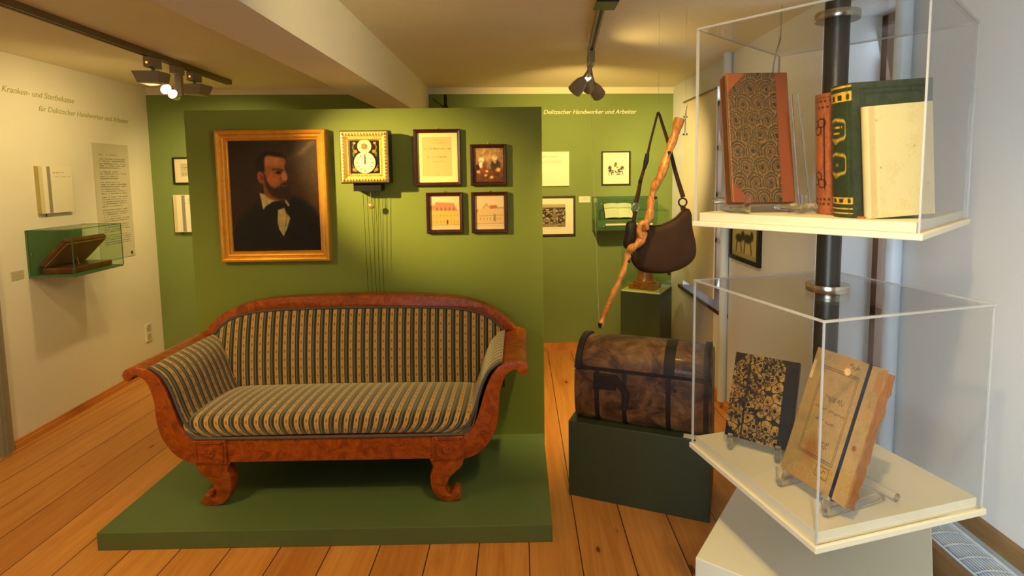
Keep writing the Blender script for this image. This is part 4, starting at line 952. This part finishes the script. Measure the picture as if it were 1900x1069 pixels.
# --- tall marbled ledger
M = pose((.548, 1.405, 1.525), -.02, .20); TW, TH = .160, .345
tb = thing_m('marbled_book', 'tall narrow book with peacock-marbled cover and leather corners on the upper easel', 'book', M)
M_CALF = plain('orange_brown_leather', (122, 66, 36), .5, .12, scale=25)
MB().box(0, TW, 0, .003, 0, TH).box(-.004, TW, .037, .040, 0, TH).prism([(TW - .003, 0), (TW + .004, .006), (TW + .006, .020), (TW + .004, .034), (TW - .003, .040)], 'z', 0, TH).build('cover', M_CALF, tb, local=True, bevel=.001)
MB().box(-.002, TW - .003, .003, .037, .003, TH - .003).build('page_block', plain('marbled_page_edge', (118, 72, 34), .7, .25, scale=60), tb, local=True)
def peacock(X, Y):
    im = base(X, (66, 50, 28)); x = X * 3.9; y = Y * 8.2; n = vnoise(X, Y, 14, 26, 9)
    best = np.full(X.shape, -1.0); val = np.zeros(X.shape)
    for j in range(-1, 11):
        for i in range(-1, 6):
            cx = i + .5 * (j % 2); cy = j; dx = x - cx + (n - .5) * .14; dy = (y - cy) * .85 + (n - .5) * .12; r = np.hypot(dx, dy * np.where(dy > 0, .62, 1.0)); m = (r < .62)
            val = np.where(m, r, val); best = np.where(m, j, best)
    ring = np.mod(val * 6.5, 1)
    im = over(im, (ring > .66) * (best >= 0) * .75, (128, 98, 56)); im = over(im, (ring < .25) * (best >= 0) * .75, (44, 42, 32)); im = over(im, (val < .11) * (best >= 0) * .8, (40, 42, 34)); im = over(im, ((val > .2) & (val < .3)) * .7, (112, 74, 40))
    im = im * (.82 + .36 * vnoise(X, Y, 50, 90, 10)[..., None])
    lt = (122, 62, 34)
    im = over(im, rect(X, Y, .80, 1, 0, 1), lt); im = over(im, rect(X, Y, .795, .805, 0, 1) * .6, (90, 40, 14)); im = over(im, poly(X, Y, [(0, 0), (.33, 0), (0, .16)], .005), (140, 76, 42)); im = over(im, line(X, Y, [(.33, 0), (0, .16)], .006, .006) * .6, (110, 48, 20)); im = over(im, poly(X, Y, [(0, .84), (.33, 1), (0, 1)], .005), lt); im = over(im, rect(X, Y, 0, .02, 0, 1) * .6, (170, 110, 60))
    return im
painted('marbled_paper', TW, TH, 110, 240, peacock, vcol('marbled_paper', .4), tb, y=-.0008, cx=TW / 2, cz=TH / 2)
ez = easel('clear acrylic rod easel under the tall marbled book in the upper case', (.548, 1.405, 1.525), -.02, TW + .035, ZU, .20, .26, .12)
Mq = wm(ez).inverted(); q_ = lambda *p: tuple(Mq @ Vector(p))
MB().tube([q_(.700, 1.36, 1.502), q_(.676, 1.372, 1.792), q_(.694, 1.376, 1.794), q_(.760, 1.42, 1.502)], .0028, 8).build('side_brace', M_ROD, ez, local=True, smooth=True)
MB().tube([q_(.668, 1.352, 1.512), q_(.735, 1.352, 1.512)], .0115, 14).build('front_tube', M_ROD, ez, local=True, smooth=True)
# --- three standing books, spines to the left
def standing(label, x, y, w_, t_, h, lean, cov, spine_fn, cover_fn=None, yaw=0, rnd_=.012):
    M = Matrix.Translation((x, y, ZU + .001)) @ Matrix.Rotation(yaw, 4, 'Z') @ Matrix.Rotation(lean, 4, 'Y'); b = thing_m('antique_book', label, 'book', M)
    mb = MB(); n = 14; out = [(-rnd_ * math.sin(math.pi * k / n) ** .8, t_ * k / n) for k in range(n + 1)]
    inn = [(px + .003, .003 + (t_ - .006) * (py / t_)) for px, py in out]
    mb.prism(out + [(w_, t_), (w_, t_ - .003)] + inn[::-1] + [(w_, .003), (w_, 0)], 'z', 0, h); mb.build('cover', cov, b, local=True, smooth=True)
    MB().box(.004, w_ - .004, .003, t_ - .003, .004, h - .004).build('page_block', M_PAPER, b, local=True)
    if spine_fn:
        Xg, Zg = np.meshgrid(np.linspace(0, 1, 61), np.linspace(0, 1, 201)); rgb = spine_fn(Xg, 1 - Zg); vs = []
        for q, z in zip(Xg.ravel(), Zg.ravel()): vs.append((-rnd_ * math.sin(math.pi * (1 - q)) ** .8 - .0006, t_ * (1 - q), z * h))
        m2 = MB(); m2.add(vs, [(j * 61 + i, j * 61 + i + 1, (j + 1) * 61 + i + 1, (j + 1) * 61 + i) for j in range(200) for i in range(60)]); m2.col = np.concatenate([s2l(np.clip(rgb.reshape(-1, 3), 0, 255)), np.ones((rgb.shape[0] * 61, 1))], 1)
        m2.build('spine_tooling', vcol('gilt_tooled_cloth', .4), b, local=True, recalc=False, smooth=True)
    if cover_fn: painted('cover_face', w_, h, 90, 130, cover_fn, vcol('cover_cloth', .6), b, y=-.0007, cx=w_ / 2, cz=h / 2)
    return b
def spine_red(X, Y):
    im = base(X, (156, 86, 50)); k = (44, 26, 18); n = vnoise(X, Y, 20, 50, 3)
    for y0 in (.05, .10, .86, .90): im = over(im, (np.mod(X * 6 + y0 * 30, 1) < .5) * rect(X, Y, .05, .95, y0, y0 + .022) * .7, k)
    for y0 in (.035, .14, .84, .95): im = over(im, rect(X, Y, 0, 1, y0, y0 + .005) * .8, k)
    for cx, cy in ((.3, .25), (.62, .24), (.45, .30), (.3, .72), (.62, .74), (.45, .68)): im = over(im, (np.abs(ell(X, Y, cx, cy, .17, .035, .5) - .5) < .3) * .9, k)
    im = over(im, line(X, Y, [(.74, .22), (.74, .76)], .03, .02) * .85, k); im = over(im, rect(X, Y, .2, .66, .34, .62) * .35, (206, 104, 52)); im = over(im, rect(X, Y, .90, 1, 0, 1) * .3, (120, 52, 24))
    return im * (.88 + .24 * n[..., None])
standing('orange-red cloth book with black spine ornament, behind the green book', .757, 1.312, .165, .075, .292, -.045, plain('orange_red_cloth', (148, 82, 48), .6), spine_red)
def spine_green(X, Y):
    im = base(X, (44, 56, 34)); g = (206, 158, 52); n = vnoise(X, Y, 20, 50, 5)
    for a, b in ((.012, .026), (.058, .13), (.845, .90), (.925, .94), (.96, .972)): im = over(im, rect(X, Y, .04, 1, a, b), g)
    for a, b in ((.075, .115), (.858, .888)): im = over(im, (np.mod(X * 3.5, 1) < .55) * rect(X, Y, .08, .95, a, b), (36, 42, 26))
    for y0, y1 in ((.27, .40), (.53, .66)):
        q = [(.2, y0), (.45, y0 - .015), (.78, y0), (.82, y0 + .02), (.82, y1 - .02), (.78, y1), (.45, y1 + .015), (.2, y1)]
        im = over(im, line(X, Y, q, .012, .014) * .9, g); im = over(im, line(X, Y, [(.3, y1 + .015), (.45, y1 + .04), (.6, y1 + .015)], .008, .012) * .7, g)
    im = over(im, rect(X, Y, .22, .72, .305, .322) * (vnoise(X, Y, 24, .01, 3) > .25), g); im = over(im, rect(X, Y, .3, .62, .35, .37) * (vnoise(X, Y, 24, .01, 4) > .25), g); im = over(im, ell(X, Y, .5, .60, .08, .012, .4) * .6, g)
    im = over(im, rect(X, Y, .88, .91, 0, 1) * .5, (70, 84, 50))
    return im * (.86 + .28 * n[..., None])
def cover_green(X, Y):
    im = base(X, (50, 58, 38)); n = vnoise(X, Y, 30, 40, 6)
    for q in ([(.10, .05), (.92, .05), (.92, .95), (.10, .95), (.10, .05)], [(.15, .085), (.86, .085), (.86, .91), (.15, .91), (.15, .085)]): im = over(im, line(X, Y, q, .006, .008) * .7, (28, 30, 20))
    return im * (.85 + .3 * n[..., None])
gr = standing('dark green cloth book with gilt spine in the upper case', .748, 1.216, .178, .080, .298, -.055, plain('dark_green_cloth', (46, 56, 36), .6), spine_green, cover_green)
MB().tube([(.02, .012, .003), (.0, -.012, .002), (.02, -.024, .0015), (.05, -.030, .001)], .002, 6, flat=(1, .4)).build('ribbon', plain('red_ribbon', (196, 60, 24), .6), gr, local=True)
def vellum(X, Y):
    n = vnoise(X, Y, 6, 9, 2) * .5 + vnoise(X, Y, 40, 50, 3) * .5; im = base(X, (200, 182, 128)); im = over(im, (n > .6) * .25, (184, 158, 100)); im = over(im, rect(X, Y, 0, .10, 0, 1) * .35, (176, 134, 78)); im = over(im, rect(X, Y, .125, .14, 0, 1) * .4, (226, 210, 160))
    for cx, cy in ((.12, .13), (.70, .38), (.17, .55), (.9, .72)): im = over(im, ell(X, Y, cx, cy, .015, .010, .6) * .6, (150, 104, 54))
    return im
standing('cream vellum book standing in front of the green one in the upper case', .768, 1.186, .140, .024, .243, -.075, plain('cream_vellum', (204, 184, 130), .55), None, vellum, rnd_=.006)

# ------------------------------------------------------------ radiator casing by the right wall
rc = thing('radiator_casing', 'wooden radiator casing with white grille along the right wall', 'radiator', (1.29, 1.1, 0))
MB().box(1.205, 1.222, .35, 1.93, 0, .492).box(1.205, 1.38, 1.912, 1.93, 0, .492).box(1.205, 1.38, .35, .368, 0, .492).box(1.200, 1.224, .35, 1.93, .492, .500).build('wooden_case', M_BOXWOOD, rc)
MB().box(1.24, 1.34, .37, 1.90, .05, .24).build('radiator_body', plain('shaded_convector', (52, 60, 74), .6), rc)  # white radiator coloured dark, the shade inside the casing is painted in
mb = MB()
for x in (1.224, 1.334): mb.box(x, x + .006, .37, 1.91, .490, .502)
for k in range(11): x = 1.234 + k * .0092; mb.box(x, x + .0028, .37, 1.91, .493, .498)
k = .40
while k < 1.9:
    mb.grid(lambda u, v, k=k: (1.226 + u * .112, k + v * .006 + .012 * math.sin(math.pi * u), .5005), 10, 1); k += .055
mb.build('grille', M_RADW, rc)
MB().box(1.340, 1.374, .37, 1.91, .486, .492).build('metal_strip', plain('blue_grey_enamel', (176, 200, 226), .35, .02), rc)
struct('trim_2', MB().box(1.372, WX, .30, 1.955, .0, .548), M_BOXWOOD)

# picture on the right wall
def RM(y, z): return Matrix.Translation((WX, y, z)) @ Matrix.Rotation(R(-90), 4, 'Z')
pr = thing_m('framed_print', 'black framed print of horses on the right wall between the windows', 'picture', RM(3.335, 1.183))
frame_rings(.445, .262, [(0, 0), (0, .022), (.026, .022), (.026, .004)]).build('frame', M_BLACK, pr, local=True)
def horses(X, Y):
    im = base(X, (196, 178, 116)); m = np.zeros(X.shape)
    for e in ((.28, .45, .14, .12), (.60, .42, .15, .13), (.42, .36, .07, .14), (.75, .33, .06, .14)): m = np.maximum(m, ell(X, Y, *e, .5))
    for l in ([(.2, .5), (.17, .85)], [(.33, .5), (.38, .85)], [(.5, .5), (.48, .85)], [(.7, .5), (.75, .84)]): m = np.maximum(m, line(X, Y, l, .018))
    im = over(im, m * .9, (44, 38, 26)); return over(im, rect(X, Y, 0, 1, .86, 1) * .3, (120, 110, 70))
painted('picture', .396, .212, 60, 40, horses, vcol('matt_print'), pr, y=-.008)
bd_ = thing('roller_blind', 'cream roller blind hanging beside the far window on the right wall', 'blind', (WX - .012, 4.22, 1.45))
MB().box(WX - .010, WX - .004, 3.86, 4.62, .70, 2.205).build('fabric', M_BLIND, bd_)
MB().tube([(WX - .018, 3.85, 2.190), (WX - .018, 4.61, 2.190)], .007, 12).build('roller', M_TRACK, bd_, smooth=True)

# ------------------------------------------------------------ trunk and its plinth
TO_ = Matrix.Translation((.228, 2.625, 0)) @ Matrix.Rotation(math.atan2(-.372, .928), 4, 'Z')
tp = thing_m('trunk_plinth', 'dark green box plinth under the old trunk', 'plinth', TO_)
MB().box(0, .672, 0, .400, 0, .385).build('box', M_PLINTH, tp, local=True, bevel=.002)
lc = thing_m('object_label', 'small pale label card on the right end of the green trunk plinth', 'label', TO_ @ Matrix.Translation((.60, .028, .3855)))
MB().box(-.05, .045, -.018, .018, 0, .003).build('card', M_WHITEP, lc, local=True)
def m_trunk():
    t = NT('worn_trunk_leather'); o = t.obj(); n = t.noise(o, 7, 8, .68, .8); n2 = t.noise(o, 40, 6, .7); n3 = t.noise(t.map(o, (2, 1, 9)), 5, 5, .6, 1)
    c = t.ramp(n, [(.34, lin(28, 15, 8)), (.43, lin(66, 38, 20)), (.53, lin(118, 78, 44)), (.66, lin(160, 118, 76))]); c = t.mix(t.math('MULTIPLY', n3, .5), c, lin(66, 40, 24)); c = t.mix(t.math('MULTIPLY', n2, .4), c, lin(40, 24, 14))
    return t.pbr(c, .55, 0, .4, t.bump(t.math('ADD', n, n2), .5, .006), .1)
M_TRUNK = m_trunk(); M_TSTRAP = plain('dark_trunk_band', (30, 19, 13), .6, .25, scale=30)
tr = thing_m('trunk', 'old brown leather trunk with domed lid and dark bands on the green plinth', 'trunk', TO_)
lowp = [(.062, .386), (.038, .42), (.024, .47), (.018, .53), (.020, .60), (.026, .655)]
lidp = [(.026, .662), (.034, .700), (.062, .742), (.110, .772), (.180, .784)]
def sect(front): 
    f = catmull(front, 4); return f
VC = .185
def shell_mb(front, closed_bottom, off=0.0, u0=.022, u1=.672, nu=26, bulge=True):
    f = catmull(front, 4); bk_ = [(2 * VC - a, b) for a, b in f[::-1]]
    loop = f + (bk_[1:] if abs(f[-1][0] - VC) < .01 else bk_); n = len(loop); cz = sum(p[1] for p in loop) / n
    vs = []; fs = []
    for i in range(nu + 1):
        u = i / nu; s = 1 - .05 * abs(2 * u - 1) ** 5 if bulge else 1
        for a, b in loop:
            d = Vector((a - VC, b - .58)); L_ = d.length or 1; a2, b2 = VC + (a - VC) * (s if bulge else 1) + d.x / L_ * off, .386 + (b - .386) * s + d.y / L_ * off
            vs.append((u0 + (u1 - u0) * u, a2, b2))
    for i in range(nu):
        for k in range(n - (0 if closed_bottom else 0)): fs.append((i * n + k, i * n + (k + 1) % n, (i + 1) * n + (k + 1) % n, (i + 1) * n + k))
    fs += [tuple(range(n))[::-1], tuple(nu * n + k for k in range(n))]
    return MB().add(vs, fs)
body = shell_mb(lowp, True).build('body', M_TRUNK, tr, local=True, smooth=True, bevel=.01, seg=3)
lid = shell_mb(lidp, True).build('lid', M_TRUNK, tr, local=True, smooth=True, bevel=.008, seg=3)
for u in (.128, .262, .468, .636):
    shell_mb(lowp, True, .0035, u, u + .022, 1, False).build('band', M_TSTRAP, tr, local=True, smooth=True)
for u, q in ((.03, .03), (.455, .05), (.632, .03)):
    shell_mb(lidp, True, .0035, u, u + q, 1, False).build('lid_band', M_TSTRAP, tr, local=True, smooth=True)
MB().box(.026, .668, .022, .35, .652, .666).build('dark_joint', M_TSTRAP, tr, local=True)
MB().box(.125, .235, .009, .022, .565, .640).build('lock_plate', M_TSTRAP, tr, local=True, bevel=.004)
mb = MB().prism([(.235, .640), (.300, .56), (.285, .47), (.268, .47), (.27, .55), (.215, .625)], 'y', .008, .022); mb.build('diagonal_strap', M_TSTRAP, tr, local=True, bevel=.002)
for p in ((.150, .612), (.205, .598), (.51, .60)): MB().lathe([(0, .004), (.006, .003), (.007, 0)], 10, M=Matrix.Translation((p[0], .010, p[1])) @ Matrix.Rotation(R(90), 4, 'X')).build('stud', M_IRON, tr, local=True)

# ------------------------------------------------------------ hanging bag and stick
M_BAG = plain('dark_brown_bag_leather', (66, 41, 19), .62, .2, spec=.25, scale=14)
bag = thing('shoulder_bag', 'dark brown leather shoulder bag hanging by its long strap', 'bag', (.70, 2.70, 1.11))
OL = [(.548, 1.335), (.575, 1.348), (.619, 1.343), (.69, 1.346), (.764, 1.379), (.805, 1.417), (.839, 1.419), (.849, 1.336), (.869, 1.253), (.864, 1.186), (.816, 1.138), (.733, 1.112), (.65, 1.112), (.592, 1.128), (.556, 1.174), (.541, 1.245)]
def pillow(ol, T, y, yoff=0, layers=6, n=4):
    P = catmull(ol, n, True); cx = sum(p[0] for p in P) / len(P); cz = sum(p[1] for p in P) / len(P); N = len(P); vs = []; fs = []
    ss = [math.cos(math.pi / 2 * (k / layers)) for k in range(layers)] + [.02]
    rows = []
    for side in (-1, 1):
        for k, s in enumerate(ss):
            if side == 1 and k == 0: rows.append(rows[0]); continue
            b = len(vs); d = T * math.sqrt(max(0, 1 - s * s)) ** .55
            s2_ = 1 - (1 - s) * .9 if s > .5 else s
            for (x, z) in P: vs.append((cx + (x - cx) * s, y + side * d + yoff, cz + (z - cz) * s))
            rows.append(list(range(b, b + N)))
    L_ = len(ss)
    for side in (0, 1):
        for k in range(L_ - 1):
            a, b = rows[side * L_ + k], rows[side * L_ + k + 1]
            for i in range(N): fs.append((a[i], a[(i + 1) % N], b[(i + 1) % N], b[i]))
        fs.append(tuple(rows[side * L_ + L_ - 1]))
    return MB().add(vs, fs)
pillow(OL, .042, 2.70).build('body', M_BAG, bag, smooth=True)
FLP = [(.600, 1.340), (.619, 1.343), (.69, 1.346), (.764, 1.379), (.805, 1.417), (.836, 1.412), (.844, 1.336), (.862, 1.253), (.858, 1.190), (.813, 1.146), (.733, 1.122), (.655, 1.124), (.606, 1.145), (.584, 1.19), (.585, 1.27)]
pillow(FLP, .012, 2.70, -.040, 4).build('flap', M_BAG, bag, smooth=True)
P = catmull(OL, 4, True); MB().tube([(x, 2.70, z) for x, z in P], .0045, 6, closed=True).build('seam_piping', plain('dark_piping', (30, 20, 14), .5), bag, smooth=True)
pillow([(.532, 1.365), (.574, 1.365), (.580, 1.30), (.570, 1.232), (.540, 1.222), (.512, 1.25), (.522, 1.31)], .035, 2.70, 0, 5).build('side_gusset', M_TSTRAP, bag, smooth=True)
SLp = catmull([(.573, 2.70, 1.462), (.585, 2.70, 1.505), (.597, 2.70, 1.570), (.613, 2.70, 1.627), (.629, 2.70, 1.691), (.641, 2.70, 1.748), (.659, 2.70, 1.82), (.676, 2.70, 1.888), (.681, 2.70, 1.897), (.687, 2.70, 1.888), (.701, 2.70, 1.844), (.735, 2.70, 1.739), (.769, 2.70, 1.608), (.808, 2.70, 1.485)], 4)
nn = len(SLp); wdt = [.011 - .007 * math.sin(math.pi * min(1, i / nn)) ** 1 for i in range(nn)]
MB().tube(SLp, [w_ + .0015 for w_ in wdt], 8, flat=(.35, 1)).build('strap', M_BAG, bag, smooth=True)
for x, z, r_, m in ((.571, 1.436, .018, M_CHROME), (.806, 1.460, .020, M_TSTRAP)):
    MB().tube([(x + r_ * math.cos(a * math.pi / 12), 2.70, z + r_ * math.sin(a * math.pi / 12)) for a in range(24)], .0042, 8, closed=True).build('ring', m, bag, smooth=True)
MB().tube([(.571, 2.70, 1.42), (.562, 2.70, 1.36)], .010, 8, flat=(.5, 1)).build('strap_tab', M_BAG, bag, smooth=True)
MB().tube([(.806, 2.70, 1.442), (.815, 2.70, 1.40)], .013, 8, flat=(.5, 1)).build('strap_tab', M_BAG, bag, smooth=True)
MB().tube([(.628, 2.695, 1.70), (.623, 2.695, 1.665), (.613, 2.695, 1.625)], [.010, .013, .008], 8).build('buckle', M_TSTRAP, bag, smooth=True)
MB().tube([(.597, 2.695, 1.575), (.588, 2.695, 1.562)], .007, 6).build('keeper', M_TSTRAP, bag)
MB().tube([(.74, 2.70, 1.112), (.745, 2.70, 1.098)], .008, 8).build('bottom_stud', M_IRON, bag)

st = thing('walking_stick', 'knobbly orange-brown walking stick hanging slanted in front of the bag', 'stick', (.56, 2.60, .87))
sp = [(.757, 1.862), (.739, 1.785), (.702, 1.695), (.671, 1.60), (.641, 1.535), (.627, 1.468), (.617, 1.405), (.597, 1.362), (.586, 1.330), (.588, 1.300), (.560, 1.268), (.528, 1.243), (.517, 1.205), (.496, 1.141), (.456, 1.055), (.424, .975), (.398, .905), (.381, .868)]
sp3 = [(x, 2.60 + .012 * math.sin(i * 1.7), z) for i, (x, z) in enumerate(sp)]
path = catmull(sp3, 6); n = len(path)
rr_ = [(.0205 - .008 * (i / n)) * (1 + .12 * math.sin(i * .9) + .10 * math.sin(i * .37 + 1)) * (1.22 if .38 < i / n < .66 else 1) * (.7 if i > n - 4 else 1) for i in range(n)]
MB().tube(path, rr_, 14, wob=.10).build('shaft', M_STICKW, st, smooth=True)
MB().tube(catmull([(.604, 2.585, 1.342), (.588, 2.575, 1.372), (.570, 2.578, 1.362), (.566, 2.582, 1.330), (.580, 2.588, 1.296)], 5), .013, 10, wob=.1).build('knotted_shoot', M_STICKW, st, smooth=True)
for x, z in ((.530, 1.222), (.60, 1.25), (.70, 1.70), (.638, 1.49)): MB().lathe([(0, .004), (.006, .002), (.008, 0)], 10, M=Matrix.Translation((x if x != .60 else .515, 2.585 - .018, z if x != .60 else 1.19)) @ Matrix.Rotation(R(90), 4, 'X')).build('dark_knot', M_TSTRAP, st)
MB().lathe([(.0, -.012), (.007, -.008), (.010, .004), (.011, .014)], 10, c=(.3815, 2.60 + .012 * math.sin(17 * 1.7), .872)).build('tip', M_TSTRAP, st, smooth=True)
def thread(label, a, b, r=.0012): tag(MB().tube([a, b], r, 5).build('hanging_thread', M_THREAD), label, 'thread')
thread('clear thread holding the lower end of the walking stick', (.325, 2.60, CZ), (.378, 2.60, .872), .0013)
thread('clear thread holding the top of the bag strap', (.683, 2.70, CZ), (.681, 2.70, 1.899), .0012)
thread('clear thread above the small metal clamp at the top of the stick', (.79, 2.62, CZ), (.79, 2.62, 1.915), .0012)
hk = thing('thread_clamp', 'small grey metal clamp hanging beside the top of the walking stick', 'clamp', (.79, 2.62, 1.78))
MB().tube([(.796, 2.62, 1.925), (.790, 2.62, 1.87), (.790, 2.62, 1.79)], .0032, 8).build('rod', M_IRON if False else M_CHROME, hk, smooth=True)
for z, r_ in ((1.868, .010), (1.786, .012)): MB().lathe([(.0, .005), (r_, .004), (r_, -.004), (0, -.005)], 14, c=(.790, 2.62, z)).build('nut', M_CHROME, hk, smooth=True)
hk = thing('ceiling_hook', 'curved grey metal hook hanging behind the marbled book in the upper case', 'hook', (1.20, 2.62, CZ - .02))
MB().tube(catmull([(1.235, 2.62, CZ), (1.232, 2.62, 2.24), (1.222, 2.62, 2.19), (1.205, 2.62, 2.12), (1.20, 2.62, 2.04)], 5), [.002] * 6 + [.005] * 15, 8).build('rod', M_CHROME, hk, smooth=True)

# ------------------------------------------------------------ tracks and spotlights
def tx(y): return -2.168 - (y - 2.44) * .0500
tk = thing('ceiling_track', 'long grey light track along the ceiling beside the left wall', 'light track', (-2.17, 1.5, CZ))
MB().prism([(tx(-1.5) - .022, -1.5), (tx(-1.5) + .022, -1.5), (tx(4.41) + .022, 4.41), (tx(4.41) - .022, 4.41)], 'z', CZ - .034, CZ).build('rail', M_TRACK, tk)
MB().prism([(tx(-1.5) - .006, -1.5), (tx(-1.5) + .006, -1.5), (tx(4.40) + .006, 4.40), (tx(4.40) - .006, 4.40)], 'z', CZ - .036, CZ - .034).build('slot', M_IRON, tk)
def rx(y): return .385 + (y - 2.6) * .075
tk = thing('ceiling_track', 'light track on the ceiling leading to the cluster of spotlights right of the beam', 'light track', (.40, 1.5, CZ))
MB().prism([(rx(-1.5) - .017, -1.5), (rx(-1.5) + .017, -1.5), (rx(3.50) + .017, 3.50), (rx(3.50) - .017, 3.50)], 'z', CZ - .034, CZ).build('rail', M_GREYM, tk)
MB().prism([(rx(-1.5) - .005, -1.5), (rx(-1.5) + .007, -1.5), (rx(3.45) + .007, 3.45), (rx(3.45) - .005, 3.45)], 'z', CZ - .037, CZ - .034).build('slot', M_IRON, tk)
def flood(label, y, aim, led=True):
    x = tx(y); t = thing('track_floodlight', label, 'spotlight', (x, y, CZ - .036), 0)
    MB().box(-.022, .022, -.055, .055, -.060, .0).build('adapter', M_GREYM, t, local=True, bevel=.003)
    MB().lathe([(.009, -.085), (.009, -.055)], 10).build('stem', M_GREYM, t, local=True, smooth=True)
    M = Matrix.Translation((0, 0, -.115)) @ Matrix.Rotation(aim, 4, 'Z')
    # trapezoidal body widening towards the opening (local -X)
    vs = [(-.085, -.075, .030), (-.085, .075, .030), (-.060, .062, -.040), (-.060, -.062, -.040), (.070, -.060, .030), (.070, .060, .030), (.060, .052, -.034), (.060, -.052, -.034)]
    MB().add([tuple(M @ Vector(p)) for p in vs], [(0, 1, 2, 3), (4, 7, 6, 5), (0, 4, 5, 1), (3, 2, 6, 7), (0, 3, 7, 4), (1, 5, 6, 2)]).build('housing', M_GREYM, t, local=True, bevel=.003)
    if led: MB().lathe([(0, .003), (.006, .002), (.006, 0)], 10, M=Matrix.Translation((.0, -.055, -.035)) @ Matrix.Rotation(R(90), 4, 'X')).build('indicator_light', M_LED, t, local=True)
    return t
flood('grey track floodlight nearest the camera on the left track', 3.43, 0)
flood('grey track floodlight turned away, farthest of the three lamps on the left track', 3.90, R(180))
y = 3.69; t = thing('track_spotlight', 'glowing twin spotlight between the two floodlights on the left track', 'spotlight', (tx(y), y, CZ - .036))
MB().box(-.02, .02, -.05, .05, -.05, 0).build('adapter', M_GREYM, t, local=True, bevel=.003)
MB().box(-.012, .030, -.012, .012, -.19, -.05).build('arm', M_GREYM, t, local=True, bevel=.002)
for dx, dz, r_ in ((-.062, -.150, .037), (-.020, -.182, .032)):
    M = Matrix.Translation((dx, -.02, dz)) @ Matrix.Rotation(R(75), 4, 'X')
    MB().lathe([(.018, -.05), (r_ * .8, -.04), (r_, .0), (r_ * 1.05, .01), (r_ * .95, .01), (r_ * .7, -.03)], 20, M=M).build('reflector', M_CHROME, t, local=True, smooth=True)
    MB().lathe([(0, r_ * .95), (r_ * .5, r_ * .8), (r_ * .82, r_ * .4), (r_ * .9, 0), (r_ * .6, -.02), (0, -.03)], 20, M=M).build('bulb', M_BULB, t, local=True, smooth=True)
def canspot(label, x, y, z, rot, lit=False):
    t = thing('track_spotlight', label, 'spotlight', (rx(y), y, CZ - .036), 0, 'spotlights at the end of the right track')
    dx, dz = x - rx(y), z - (CZ - .036)
    MB().box(-.018, .018, -.03, .03, -.07, 0).build('adapter', M_GREYM, t, local=True, bevel=.003)
    MB().tube([(0, 0, -.06), (dx * .3, 0, dz * .6), (dx, 0, dz + .01)], .008, 8).build('arm', M_GREYM, t, local=True, smooth=True)
    M = Matrix.Translation((dx, 0, dz)) @ rot
    MB().lathe([(.0, -.055), (.022, -.053), (.034, -.035), (.042, .0), (.044, .045), (.040, .045), (.036, .03), (.0, .028)], 24, M=M).build('head', M_GREYM, t, local=True, smooth=True)
    MB().lathe([(0, .034), (.035, .033), (.035, .029)], 24, M=M).build('lens', M_BULB2 if lit else M_CHROME, t, local=True, smooth=True)
MB_ROT = lambda ax, ay: Matrix.Rotation(R(ay), 4, 'Y') @ Matrix.Rotation(R(ax), 4, 'X')
canspot('left spotlight of the three clustered at the end of the right track', .365, 3.36, 2.135, MB_ROT(-150, 40))
canspot('middle spotlight of the three at the right track end, its bright rim facing up', .425, 3.42, 2.150, MB_ROT(35, -25), True)
canspot('right spotlight of the three clustered at the end of the right track', .485, 3.48, 2.125, MB_ROT(-140, -45))
t = thing('track_floodlight', 'grey spotlight box with black rim cut by the top edge on the right track', 'spotlight', (rx(2.2), 2.2, CZ - .036))
MB().box(-.02, .02, -.03, .03, -.04, 0).build('adapter', M_GREYM, t, local=True)
MB().box(-.045, .030, -.05, .05, -.076, -.04).build('housing', M_GREYM, t, local=True, bevel=.003)
MB().box(-.050, .034, -.055, .055, -.084, -.076).build('black_rim', M_BLACK, t, local=True)

# vertical white heating pipes beside the windows
for nm, x, y, z0, lab in (('heating_pipe', 1.357, 1.962, .548, 'white vertical pipe beside the near window, behind the display pole'), ('heating_pipe', 1.362, 3.615, .05, 'white vertical pipe beside the far window with the roller blind')):
    tag(MB().lathe([(.0275, z0), (.0275, CZ)], 24, c=(x, y, 0)).build(nm, M_RADW, smooth=True), lab, 'pipe')
